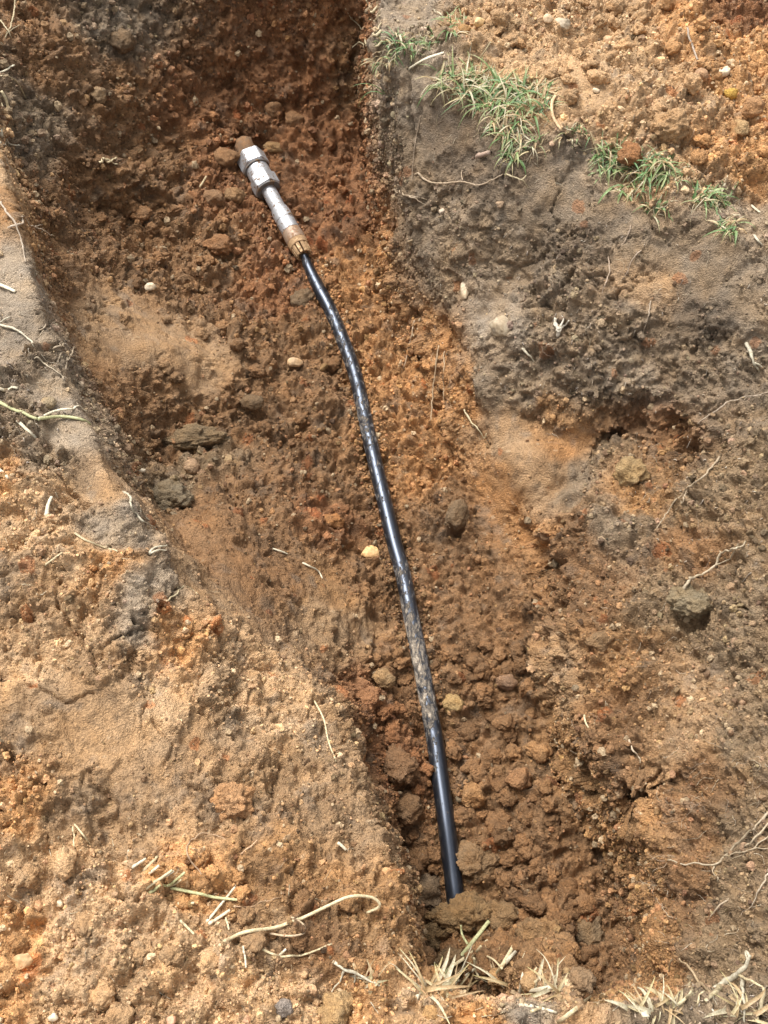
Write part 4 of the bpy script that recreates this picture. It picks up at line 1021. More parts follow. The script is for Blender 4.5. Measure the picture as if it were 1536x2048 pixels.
# brass end with slots cut into its rim like fingers
br = lathe('slotted_brass_end', pr((.085, .0205), (.088, .0232), (.128, .0240), (.132, .0205)), M_BRASS, 40, cpl)
VV, FF = [], []
nf = 11
for k in range(nf):
    a0 = 2 * math.pi * k / nf; a1 = a0 + 2 * math.pi / nf * .66
    nseg = 4; bi = len(VV)
    for s_, ro, ri in ((.0865, .0230, .0175), (.045, .0222, .0170), (.018, .0195, .0150)):
        for j in range(nseg + 1):
            th = a0 + (a1 - a0) * j / nseg
            for r in (ro, ri):
                VV.append(FIT_A + AX * LEN * s_ + e1 * r * math.cos(th) + e2 * r * math.sin(th))
    w_ = 2 * (nseg + 1)
    for i in range(2):
        for j in range(nseg):
            a = bi + i * w_ + 2 * j
            FF.append((a, a + 2, a + w_ + 2, a + w_)); FF.append((a + 1, a + w_ + 1, a + w_ + 3, a + 3))
        for a in (bi + i * w_, bi + i * w_ + 2 * nseg): FF.append((a, a + 1, a + w_ + 1, a + w_))
    for j in range(nseg):
        a = bi + 2 * w_ + 2 * j; FF.append((a, a + 2, a + 3, a + 1))
me = new_mesh('brass_fingers', np.array(VV) - R0, np.array(FF), None, smooth=False)
link('brass_fingers', me, M_BRASS, cpl)
st = lathe('rusty_stub', pr((.87, .019), (.90, .0245), (.95, .024), (.985, .023), (1.01, .018)), M_RUST, 40, root, label='soil caked rusty stub going into the end wall')
v = np.array([x.co[:] for x in st.data.vertices], dtype=f32)
ctr = FIT_A + AX * LEN * 1 - R0
dv_ = fbm(v, .02, 301, 3) * .007 + fbm(v, .006, 302, 2) * .003
ax_pt = (FIT_A - R0) + np.outer((v - (FIT_A - R0)) @ AX, AX)
rd = v - ax_pt; ln_ = np.linalg.norm(rd, axis=1)[:, None] + 1e-6
v += rd / ln_ * dv_[:, None]
st.data.vertices.foreach_set('co', v.astype(f32).ravel()); st.data.update()

# ------------------------------------------------------------ plants: straws, roots, grass
def plant_material(name, rough=.7, trans=.15, scale=300):
    m, t, b = mat_nodes(name)
    a = N(t, 'ShaderNodeAttribute', attribute_name='soil'); tc = N(t, 'ShaderNodeTexCoord')
    n1 = N(t, 'ShaderNodeTexNoise'); n1.inputs['Scale'].default_value = scale; n1.inputs['Detail'].default_value = 3
    t.links.new(tc.outputs['Object'], n1.inputs['Vector'])
    r = ramp(t, [(.3, (.7, .66, .58)), (.65, (1.1, 1.1, 1.1))]); t.links.new(n1.outputs['Fac'], r.inputs['Fac'])
    mx = N(t, 'ShaderNodeMix', data_type='RGBA', blend_type='MULTIPLY'); mx.inputs['Factor'].default_value = 1
    t.links.new(a.outputs['Color'], mx.inputs['A']); t.links.new(r.outputs['Color'], mx.inputs['B']); t.links.new(mx.outputs['Result'], b.inputs['Base Color'])
    b.inputs['Roughness'].default_value = rough
    tr = N(t, 'ShaderNodeBsdfTranslucent'); t.links.new(mx.outputs['Result'], tr.inputs['Color'])
    ms = N(t, 'ShaderNodeMixShader'); ms.inputs[0].default_value = trans
    t.links.new(b.outputs[0], ms.inputs[1]); t.links.new(tr.outputs[0], ms.inputs[2])
    t.links.new(ms.outputs[0], t.nodes['Material Output'].inputs[0])
    return m
M_STRAW = plant_material('dry straw', .6, .12)
M_GRASS = plant_material('grass blades', .5, .3)
STRAWC, ROOTC, PALEC, GREENS = (.62, .52, .33), (.46, .34, .21), (.66, .60, .46), (.50, .50, .27)

def lay(pts, lift, n=None, rest=True):
    """world curve through photo points laid over the soil, arched by lift"""
    raw = []
    for q in pts:
        px, py = q[0], q[1]
        up = q[2] if len(q) > 2 else 0.0
        p = at(px, py)
        if up:      # a point in the air: nearer along the same line of sight, at the soil height plus up
            x, y = W(px, py, p.z + up); p = Vector((x, y, p.z + up))
        raw.append(p[:])
    n = n or max(6, 6 * len(raw))
    c, f = catmull(raw, n) if len(raw) > 2 else (np.array(raw[0]) + np.outer(np.linspace(0, 1, n), np.array(raw[-1]) - np.array(raw[0])), np.linspace(0, 1, n))
    if rest:
        for i in range(len(c)):
            g, nrm = drop(c[i][0], c[i][1], c[i][2] + .05)
            if g.z + .0008 > c[i][2] and g.z - c[i][2] < .035: c[i][2] = g.z + .0008
        c[1:-1] = (c[:-2] + c[1:-1] * 2 + c[2:]) / 4
    c[:, 2] += lift * np.sin(np.pi * f)
    c[0, 2] -= .003
    return c

def stalk_geo(c, w0, w1, flat=.45, knob=False, wig=.0, seed=1, sides=7):
    n = len(c)
    rad = np.linspace(w0, w1, n) / 2
    if wig:
        cf = c.astype(f32)
        c = c + np.stack([fbm(cf, .014, seed * 7 + i, 2) for i in range(3)], -1) * wig * np.minimum(1, np.arange(n)[:, None] / 3)
        rad = rad * (1 + .35 * noise(cf, .008, seed + 5))
    return tube(c, rad, sides, flat)

def join_geo(gs):
    V, F, T, o = [], [], [], 0
    for v, f, t in gs:
        V.append(v); F.append(f + o)
        if t is not None: T.append(t + o)
        o += len(v)
    return np.vstack(V), np.vstack(F), (np.vstack(T) if T else None)

def stalks(name, cat, label, strands, color, wpx=5, lift=.003, flat=.5, wig=0.0, group=None, mat=None, col2=None):
    """one plant piece: strands = list of point lists; the first is the main stem"""
    gs, cols = [], []
    for k, s in enumerate(strands):
        w = wpx if not isinstance(s, tuple) else s[1]
        pts = s if not isinstance(s, tuple) else s[0]
        p0 = at(pts[0][0], pts[0][1]); sz = px_size(p0)
        c = lay(pts, lift, n=max(8, 7 * len(pts)))
        v, f, t = stalk_geo(c, w * sz, w * sz * (.45 if wig else .75), flat, wig=wig, seed=int(pts[0][0] + k))
        gs.append((v, f, t))
        base = (.8 if wig else 1) * np.array(color if (k % 2 == 0 or col2 is None) else col2) * random.uniform(.85, 1.1)
        cols.append(np.repeat(base[None], len(v), 0))
    V, F, T = join_geo(gs)
    org = V[0].copy()
    me = new_mesh(name, V - org, F, T); set_color(me, np.vstack(cols))
    o = link(name, me, mat or M_STRAW); o.location = tuple(org)
    tag(o, label, cat, group)
    return o

A = stalks
# dry grass at the near rim
A('dry_grass_stalk', 'dry grass', 'tallest pale dry grass stalk on the near rim, leaning over the buried pipe end', [([(872, 1968), (905, 1932, .02), (942, 1888, .045), (978, 1842, .07)], 13), ([(900, 1935, .02), (935, 1912, .04), (976, 1880, .055)], 7), ([(935, 1888, .045), (924, 1868, .05), (922, 1850, .055)], 5)], GREENS, 12, 0, .4, col2=STRAWC)
A('dry_grass_stalk', 'dry grass', 'pale dry stalk crossing behind the tallest one on the near rim', [([(885, 1976), (925, 1940, .02), (962, 1892, .04)], 9), ([(948, 1915, .03), (953, 1945, .02), (958, 1952, .015)], 6)], STRAWC, 9, 0)
A('dry_grass_stalk', 'dry grass', 'straight pale stalk leaning left at the left end of the near dry grass', [([(832, 1998), (850, 1958, .01), (870, 1922, .025)], 9)], PALEC, 9, 0)
A('dry_grass_stalk', 'dry grass', 'pale stalk slanting down to the right below the tallest near stalk', [([(848, 1936, .01), (870, 1965, .008), (895, 1998)], 8)], STRAWC, 8, 0)
A('dry_grass_stalk', 'dry grass', 'short flat stalk lying right of the foot of the tallest near stalk', [([(884, 1978), (920, 1960, .008), (952, 1936, .016)], 9)], PALEC, 9, 0)
A('dry_grass_sprig', 'dry grass', 'dry sprig of three upright stems in the middle of the near rim', [([(982, 1968), (1005, 1930, .02), (1028, 1890, .04)], 10), ([(992, 1952, .01), (1020, 1915, .03), (1046, 1890, .04)], 8), ([(1005, 1938, .02), (988, 1920, .02), (974, 1912, .02)], 5)], STRAWC, 9, 0, col2=PALEC)
A('dry_grass_sprig', 'dry grass', 'flat dry sprig of four stems fanning right on the near rim', [([(1040, 1992), (1044, 1960, .01), (1051, 1928, .03)], 9), ([(1046, 1985), (1075, 1962, .01), (1106, 1937, .02)], 10), ([(1048, 1984), (1100, 1975, .008), (1168, 1956, .012)], 10), ([(1050, 1972), (1062, 1950, .01), (1074, 1935, .02)], 5)], PALEC, 9, 0, col2=STRAWC)
A('straw', 'straw', 'thick pale straw lying slantwise at the bottom edge right of centre', [([(1115, 2046), (1150, 2018, .006), (1183, 1992, .008)], 9)], STRAWC, 9, 0)
A('straw', 'straw', 'pale straw lying level on the near rim below the flat dry sprig', [([(1038, 2010), (1075, 2016), (1114, 2026)], 7)], PALEC, 7, .002)
A('straw', 'straw', 'short straw crossing the bottom rim beside the level one', [([(1060, 2024), (1085, 2014), (1102, 2003)], 6)], STRAWC, 6, .002)
# root tangle at the lower right corner
A('root_tangle', 'roots', 'pale branching root tangle standing on the near rim at the lower right corner', [([(1425, 1980), (1448, 1965, .01), (1472, 1950, .02), (1490, 1935, .03), (1500, 1912, .04)], 14), ([(1478, 1950, .02), (1500, 1962, .02), (1525, 1972, .02)], 8), ([(1484, 1955, .02), (1486, 2000, .01), (1488, 2046)], 9), ([(1528, 1975, .02), (1522, 2010, .01), (1510, 2047)], 10), ([(1500, 1915, .04), (1490, 1905, .045), (1494, 1925, .04)], 6), ([(1440, 1975, .005), (1425, 1990), (1412, 2002)], 14)], PALEC, 10, 0, .8, .003, col2=STRAWC)
A('root', 'root', 'long thin root arching over the near rim left of the pale root tangle', [([(1420, 1985), (1400, 1965, .01), (1375, 1930, .02), (1345, 1920, .025), (1330, 1955, .015), (1280, 1970, .01), (1268, 1995)], 6)], ROOTC, 6, 0, .9, .003)
A('root', 'root', 'small forked pale root standing on the rim left of the root tangle', [([(1352, 2012), (1372, 1996, .008), (1380, 1962, .02)], 8), ([(1372, 1996, .008), (1382, 1985, .014), (1384, 1975, .02)], 5)], STRAWC, 8, 0, .8, .002)
A('root', 'root', 'single short upright root between the forked root and the tangle', [([(1395, 2012), (1398, 1995, .01), (1403, 1976, .02)], 5)], STRAWC, 5, 0, .9, .002)
A('dead_leaf', 'leaf', 'crumpled pale dead leaf on the near rim by the forked root', [([(1275, 2010), (1285, 2022), (1292, 2034)], 20)], PALEC, 18, .003, .25)
# straws on the lower left surface
A('long_straw', 'straw', 'longest pale bent straw, hooked at its tip by the lower left trench lip', [([(438, 1894), (470, 1872, .004), (500, 1862, .006), (550, 1855, .008), (600, 1838, .012), (655, 1812, .02), (700, 1793, .025), (745, 1795, .022), (760, 1812, .012), (733, 1826, .0)], 8)], STRAWC, 8, 0, .7)
A('long_straw', 'straw', 'thin branch of straw under the longest one with an angular bend', [([(478, 1868), (530, 1866, .003), (575, 1872, .003), (608, 1866, .003), (606, 1848, .006), (582, 1834, .01)], 5)], (.55, .42, .28), 5, 0, .7)
A('long_straw', 'straw', 'thin curved straw below the longest one, its tip pointing right', [([(522, 1898), (560, 1914), (600, 1912, .002), (635, 1900, .004), (664, 1888, .006)], 5)], STRAWC, 5, .002, .7)
A('green_straw', 'straw', 'long greenish straight straw in the cluster of cut stems at lower left', [([(340, 1775), (385, 1785, .003), (430, 1795, .003), (479, 1800)], 7)], GREENS, 7, .002, .7)
A('cut_stem', 'straw', 'forked pale green stem crossing the greenish straw at lower left', [([(297, 1786), (335, 1772, .004), (358, 1755, .01), (370, 1744, .014)], 7), ([(335, 1772, .004), (350, 1768, .005), (362, 1760, .01)], 5)], GREENS, 7, 0, .7, col2=STRAWC)
for k, (a, b_, w, lb) in enumerate([((292, 1778), (345, 1740), 7, 'pale cut stem second lowest in the lower left cluster'), ((318, 1760), (348, 1742), 6, 'pale cut stem lying against the greenish forked one'), ((264, 1735), (292, 1717), 7, 'first of the short white stems, at the upper left of the cluster'),
        ((287, 1742), (316, 1713), 8, 'thick short white stem next to the upper left one'), ((299, 1748), (318, 1731), 7, 'stubby white stem in the middle of the cluster'), ((255, 1718), (257, 1700), 5, 'tiny upright white stem at the top of the cluster'),
        ((355, 1807), (388, 1806), 7, 'short level white stem below the greenish straw'), ((412, 1846), (470, 1774), 6, 'thin long stem slanting up across the end of the greenish straw'), ((418, 1849), (460, 1820), 8, 'thick white stem at the foot of the slanting thin one'),
        ((452, 1834), (458, 1860), 5, 'short upright white stem right of the thick one'), ((488, 1890), (492, 1935), 5, 'upright white stem below the longest straw'), ((558, 1912), (572, 1898), 6, 'tiny white stem crossing the thin curved straw'), ((360, 1840), (388, 1868), 6, 'pale stem slanting down to the right under the cluster')]):
    A('cut_stem', 'straw', lb, [([a, ((a[0] + b_[0]) / 2, (a[1] + b_[1]) / 2, .005), b_ + (.009,)], w)], PALEC if k % 3 else STRAWC, w, 0, .7)
A('root', 'root', 'pale branched root by the trench lip at the bottom, left of the near dry grass', [([(667, 1923), (690, 1938, .004), (712, 1946, .005), (740, 1962, .004), (760, 1972)], 7), ([(690, 1938, .003), (680, 1960), (662, 1985)], 5), ([(712, 1946, .004), (710, 1960), (704, 1972)], 5)], PALEC, 7, 0, .8, .002)
A('root', 'root', 'fine wandering root above the cluster of cut stems at lower left', [([(380, 1680), (400, 1668), (430, 1670), (452, 1680)], 3), ([(380, 1680), (375, 1710), (400, 1745), (415, 1760), (425, 1790)], 4)], (.55, .38, .24), 4, .002, .9, .003)
A('root', 'root', 'fine reddish root curving right above the longest straw', [([(425, 1790), (445, 1790)], 3), ([(468, 1812), (500, 1815, .003), (540, 1800, .004), (562, 1795), (563, 1780)], 3)], (.50, .33, .2), 3, .002, .9, .003)
A('straw', 'straw', 'thin long straw hanging down the left bank beside the trench', [[(628, 1400), (648, 1440), (656, 1480), (672, 1524)]], STRAWC, 4, .002, .8)
A('straw', 'straw', 'thin straw standing at the left, left one of a pair above the cut stems', [[(146, 1652), (149, 1672, .004), (149, 1694)]], STRAWC, 4, .001, .8)
A('straw', 'straw', 'thin straw slanting at the left, right one of a pair above the cut stems', [[(149, 1648), (165, 1668, .004), (181, 1690)]], STRAWC, 4, .001, .8)
A('straw', 'straw', 'thin pinkish straw slanting up on the bank right of the cut stems', [[(480, 1710), (500, 1695, .003), (515, 1680, .004)]], (.55, .36, .22), 4, .001, .8)
A('straw', 'straw', 'short white straw on the steep left bank near the pipe end', [[(676, 1686), (684, 1692, .003), (692, 1700, .004)]], PALEC, 7, .001, .7)
A('straw', 'straw', 'short white straw on the smooth slope left of the pipe, left of a pair', [[(545, 1097), (562, 1103, .003), (575, 1108)]], PALEC, 4, .001, .7)
A('straw', 'straw', 'bent white straw on the smooth slope left of the pipe, right of a pair', [[(604, 1125), (620, 1133, .003), (637, 1143, .003), (645, 1157)]], PALEC, 4, .001, .7)
# left rim
A('dry_stalk', 'dry grass', 'long pale green stalk with a forked tip lying across the left rim', [([(-20, 795), (30, 820, .004), (74, 838, .006)], 8), ([(74, 838, .006), (110, 822, .008), (140, 818, .008), (173, 822, .006)], 6), ([(74, 838, .006), (120, 833, .006), (160, 838, .004), (180, 848, .002)], 8)], GREENS, 8, 0, .8, col2=PALEC)
A('straw', 'straw', 'flat white straw lying below the forked stalk on the left surface', [[(34, 840), (52, 858, .003), (73, 879)]], PALEC, 8, .001, .5)
A('straw', 'straw', 'pale straw tip entering the left edge of the photo above the forked stalk', [[(-20, 785), (10, 783), (36, 777)]], PALEC, 9, .001, .5)
A('straw', 'straw', 'white straw at the left edge just above the orange soil', [[(-6, 935), (8, 948, .002), (17, 958)]], PALEC, 8, .001, .5)
A('straw', 'straw', 'teardrop shaped pale straw standing on the left orange soil', [[(93, 1032), (96, 1012, .004), (103, 993, .006)]], PALEC, 9, .001, .6)
A('straw', 'straw', 'thin straw slanting up over a crack in the left orange soil', [[(90, 1130), (108, 1118, .003), (125, 1105, .004)]], STRAWC, 5, .001, .7)
A('straw', 'straw', 'long thin straw lying toward the corner of the left rim', [[(148, 1065), (170, 1080, .002), (190, 1089), (208, 1095), (236, 1103, .002)]], STRAWC, 5, .001, .7)
A('root', 'root', 'pale crooked root hanging in the corner under the left rim', [([(245, 983), (258, 990, .01), (262, 1010, .01), (275, 1030), (285, 1042, .01), (310, 1056)], 5), ([(275, 1035), (290, 1035, .01), (305, 1045, .01)], 4)], PALEC, 5, 0, .9, .003)
A('root', 'root', 'short pale roots sprouting from the tip of the left rim', [([(298, 1108), (310, 1095, .006), (335, 1092, .008)], 6), ([(300, 1108), (315, 1100, .006), (332, 1098, .005)], 5)], PALEC, 5, 0, .9, .003)
A('root', 'root', 'fine root curling on the bank below the tip of the left rim', [[(335, 1202), (355, 1188), (362, 1178, .004), (385, 1180), (395, 1190)]], STRAWC, 4, .001, .9, .003)
A('root', 'root', 'fine root creeping over the smeared edge of the left rim', [[(68, 716), (85, 725), (105, 738, .003), (125, 755), (133, 770)]], (.6, .5, .36), 4, .001, .9, .003)
A('root', 'root', 'branching root sticking out of the left rim halfway up', [([(105, 697), (118, 692, .01), (130, 695, .012)], 4), ([(115, 725), (140, 712, .015), (160, 716, .02)], 5), ([(130, 738), (143, 710, .02), (149, 690, .025)], 5), ([(135, 718, .012), (150, 722, .015), (158, 725, .018)], 4)], (.62, .50, .36), 5, 0, .9, .003)
A('root', 'root', 'small root sprouting from the left rim above the branching root', [[(78, 660), (88, 655, .008), (92, 648, .012)], [(80, 672), (88, 662, .01)]], (.62, .5, .36), 4, 0, .9, .002)
A('root', 'root', 'long fine root lying over the smooth grey patch at the left edge', [([(-10, 650), (20, 655, .003), (45, 668, .004), (62, 682, .004), (69, 695)], 6)], PALEC, 5, .001, .9, .002)
A('root', 'root', 'short crooked root at the left edge above the long fine one', [[(-10, 655), (5, 642, .004), (20, 634, .006)]], PALEC, 5, .001, .9, .002)
A('straw', 'straw', 'white straw at the left edge on the pale rim', [[(-15, 564), (5, 572, .004), (31, 583, .003)]], PALEC, 9, .001, .5)
A('root', 'root', 'fine root hooked over the rim above the trench at far left', [([(15, 455), (40, 448, .01), (65, 452, .015), (90, 462, .02), (108, 474, .02)], 5), ([(70, 452, .015), (85, 450, .018)], 3)], (.62, .5, .38), 5, 0, .9, .003)
A('root', 'root', 'long root trailing down over the rim at far left', [([(0, 402), (18, 430, .008), (35, 455, .008), (45, 490, .006), (50, 525)], 5)], (.62, .5, .38), 5, 0, .9, .003)
A('dry_grass_sprig', 'dry grass', 'white dry blade at the far left wall above the rim', [([(-5, 147), (12, 140, .008), (28, 130, .01)], 7)], PALEC, 7, 0, .5)
A('dry_grass_sprig', 'dry grass', 'bunch of long dry blades hanging at the left edge of the far wall', [([(2, 180, .01), (14, 205, .01), (18, 250)], 6), ([(0, 150, .01), (30, 160, .01), (53, 198)], 4), ([(-4, 190), (6, 215, .01), (16, 235)], 4)], STRAWC, 5, 0, .5)
A('root', 'root', 'white root poking in from the left edge above the orange rim patch', [([(-5, 270), (12, 282, .01), (25, 290, .01), (40, 290, .01)], 7), ([(0, 288), (18, 293, .006)], 4)], PALEC, 6, 0, .8, .002)
A('root', 'root', 'thin pale roots in the top left corner', [([(32, -10), (28, 25, .01), (20, 55, .01), (5, 72)], 4), ([(0, 40), (15, 60, .01), (24, 75, .01)], 4), ([(10, 75), (25, 58, .01), (40, 50, .01)], 3)], STRAWC, 4, 0, .9, .003)
A('straw', 'straw', 'forked yellowish straw lying low on the far left slope', [([(200, 330), (220, 325, .004), (233, 315, .006)], 6), ([(210, 328), (235, 328, .003)], 4)], STRAWC, 6, .001, .7)
A('straw', 'straw', 'short straw left of the hex nuts on the far floor', [[(400, 375), (406, 365, .003), (413, 352, .005)]], STRAWC, 5, .001, .7)
# right block
A('root_bunch', 'roots', 'bunch of pale roots hanging from the corner of the right block at the top', [([(757, 10), (745, 25, .01), (738, 10, .02), (733, 0, .02)], 6), ([(760, 30), (742, 48, .0), (720, 58, .0), (692, 42)], 4), ([(762, 60), (748, 80, .0), (725, 92, .0), (693, 106)], 6), ([(764, 80), (752, 105, .0), (745, 125), (727, 150)], 5), ([(762, 45), (750, 65), (735, 75), (718, 78)], 3), ([(764, 100), (755, 118), (740, 130)], 3), ([(762, 20), (752, 40), (748, 60)], 5)], STRAWC, 5, 0, .9, .003)
A('straw', 'straw', 'pale flat dry blade slanting under the upper grass fringe', [[(818, 137), (850, 118, .012), (888, 105, .016)]], PALEC, 8, 0, .5)
A('straw', 'straw', 'thin straight straw standing on the spoil behind the upper grass', [[(956, 120), (970, 102, .012), (981, 84, .02)]], STRAWC, 5, 0, .6)
A('straw', 'straw', 'thick tan straw arched on the spoil right of the biggest grass tuft', [[(1112, 190), (1104, 205, .012), (1106, 232, .014), (1122, 262)]], (.60, .42, .24), 7, 0, .7)
A('straw', 'straw', 'thin grey twig lying on the spoil near the top right', [[(1374, 55), (1378, 75, .005), (1386, 95, .004), (1395, 120)]], (.42, .34, .27), 5, 0, .7)
A('root', 'root', 'long wavy root crossing the top of the grey wall toward the grass', [([(828, 350), (850, 360, .004), (880, 368, .004), (925, 362, .005), (955, 370, .005), (990, 356, .005), (1005, 348)], 5), ([(925, 362), (922, 345, .004), (930, 335)], 3)], (.50, .38, .26), 5, 0, .9, .004)
A('root', 'root', 'pale forked root under the lowest tip of the big grass tuft', [([(1010, 348), (1030, 355, .006), (1045, 360, .008), (1058, 376)], 4), ([(1045, 358, .006), (1052, 350, .008)], 3)], STRAWC, 4, 0, .9, .003)
A('root_stub', 'root', 'pinkish cut root stub sticking out of the grey wall below the grass', [[(955, 313), (966, 309, .01), (978, 305, .014)]], (.52, .38, .30), 11, 0, .95)
A('root', 'root', 'thin root with a bend near the left edge of the grey wall', [([(786, 380), (800, 388, .005), (818, 392, .008), (855, 400, .006)], 4), ([(818, 392, .008), (830, 398, .006), (850, 412)], 3)], (.55, .43, .3), 4, 0, .9, .003)
A('root', 'root', 'long hair root hanging down the corner of the grey block', [[(842, 230), (832, 280), (826, 330), (822, 365)]], (.45, .34, .24), 3, .004, .9, .003)
A('root', 'root', 'hair root hanging beside the vertical edge low on the grey block', [([(830, 640), (822, 680), (812, 720), (805, 745)], 4)], (.52, .38, .25), 3.5, .004, .9, .004)
A('root', 'root', 'pair of hair roots trailing down the orange foot of the grey wall', [([(878, 690), (872, 730), (866, 790), (860, 850)], 4), ([(890, 700), (886, 760), (888, 810)], 3)], (.50, .36, .22), 3.5, .004, .9, .004)
A('root', 'root', 'pale thin root dangling over the lower left lobe of the wall', [[(928, 818), (940, 842, .008), (955, 858, .01), (968, 878, .006), (972, 868, .006)]], STRAWC, 4, .002, .9, .003)
A('root', 'root', 'short bright root on the dark middle of the wall', [([(1045, 696), (1056, 710, .004), (1069, 724)], 6)], PALEC, 5, .001, .9, .002)
A('root', 'root', 'white starburst shaped root knot in the middle of the wall', [([(1110, 645), (1118, 658, .006), (1130, 650, .008), (1138, 642, .008)], 8), ([(1118, 658, .006), (1116, 672, .004)], 12), ([(1118, 655, .006), (1106, 650, .006)], 5), ([(1120, 655, .006), (1126, 640, .008), (1122, 632)], 5)], (.72, .66, .55), 6, 0, .9, .002)
A('root', 'root', 'thin root running down the wall from a pale stone cluster', [[(1302, 600), (1296, 630, .004), (1288, 660, .004), (1281, 697)]], (.48, .38, .28), 3.5, .001, .9, .003)
A('root', 'root', 'thin root high in the dark part of the right wall', [[(1216, 515), (1218, 545, .004), (1210, 570, .004), (1202, 590)]], (.5, .38, .28), 3.5, .001, .9, .003)
A('root', 'root', 'thin branching root on the right wall below the hanging grass sprig', [([(1283, 500), (1265, 520, .004), (1255, 545, .004), (1245, 560)], 3.5), ([(1262, 450), (1255, 475, .004), (1240, 495)], 3.5)], (.5, .38, .28), 3.5, .001, .9, .003)
A('root', 'root', 'pale thick knotted root at the right edge of the wall', [([(1492, 686), (1502, 705, .004), (1508, 725, .006), (1520, 745)], 8), ([(1508, 725, .004), (1525, 735, .006)], 5)], PALEC, 7, .001, .9, .003)
A('root', 'root', 'long thin root slanting down through the middle of the right wall', [([(1440, 912), (1410, 950, .006), (1370, 985, .006), (1340, 1015, .006), (1312, 1062)], 4.5), ([(1370, 985, .004), (1366, 1005, .004), (1350, 1020)], 3)], (.5, .4, .28), 4, .001, .9, .004)
A('root', 'root', 'thickest pale branching root on the right wall', [([(1355, 1190), (1372, 1168, .008), (1400, 1148, .01), (1430, 1132, .01), (1442, 1108, .01), (1470, 1098, .008), (1492, 1085)], 7), ([(1430, 1132, .01), (1455, 1120, .01), (1478, 1090, .008)], 4), ([(1442, 1110, .01), (1438, 1095, .008)], 4)], (.58, .48, .34), 6, 0, .9, .004)
A('root', 'root', 'thin root running up to the right edge above the middle of the wall', [([(1395, 848), (1430, 822, .006), (1470, 800, .006), (1540, 785)], 3.5)], (.5, .4, .3), 3.5, .001, .9, .004)
A('root', 'root', 'many branched fine root reaching in from the lower right edge', [([(1545, 1620), (1500, 1665, .01), (1470, 1695, .01), (1448, 1712, .008), (1430, 1730, .006), (1380, 1728, .004), (1332, 1720)], 6), ([(1545, 1640), (1510, 1675, .01), (1475, 1705, .01)], 5), ([(1448, 1712, .008), (1500, 1700, .008), (1545, 1695, .006)], 4), ([(1430, 1730, .004), (1425, 1745, .004), (1436, 1765)], 4), ([(1545, 1655), (1515, 1690, .008), (1460, 1722, .006)], 3)], (.52, .42, .29), 5, 0, .9, .004)
A('root', 'root', 'zigzag root low at the right edge under the branched one', [[(1542, 1735), (1525, 1765, .006), (1518, 1785, .006), (1508, 1805, .006), (1496, 1822)]], (.58, .48, .36), 4, .001, .9, .004)
A('root', 'root', 'faint root low on the right wall left of the zigzag one', [[(1458, 1795), (1440, 1812, .005), (1425, 1825, .004), (1412, 1838)]], (.46, .36, .25), 4, .001, .9, .004)
A('root', 'root', 'pale root lying on the lower right slope above the scooped nook', [[(1100, 1488), (1118, 1488, .004), (1138, 1500, .006), (1164, 1516)]], (.6, .46, .3), 4, .001, .9, .003)
A('root', 'root', 'upright pale root at the top right of the scooped nook', [[(1258, 1478), (1264, 1500, .006), (1274, 1512, .006), (1280, 1540)]], (.62, .5, .36), 4.5, .001, .9, .003)
A('straw', 'straw', 'short straw standing on the right slope above the pale lying root', [[(1168, 1430), (1171, 1445, .004), (1177, 1456)]], STRAWC, 4.5, .001, .8)
A('straw', 'straw', 'short white straw at the upper right edge of the grey wall', [[(1507, 470), (1516, 482, .004), (1524, 490)]], PALEC, 6, .001, .7)
A('straw', 'straw', 'white straw at the end of the grass fringe near the right edge', [[(1502, 410), (1510, 418, .005), (1520, 425)]], PALEC, 6, .001, .7)

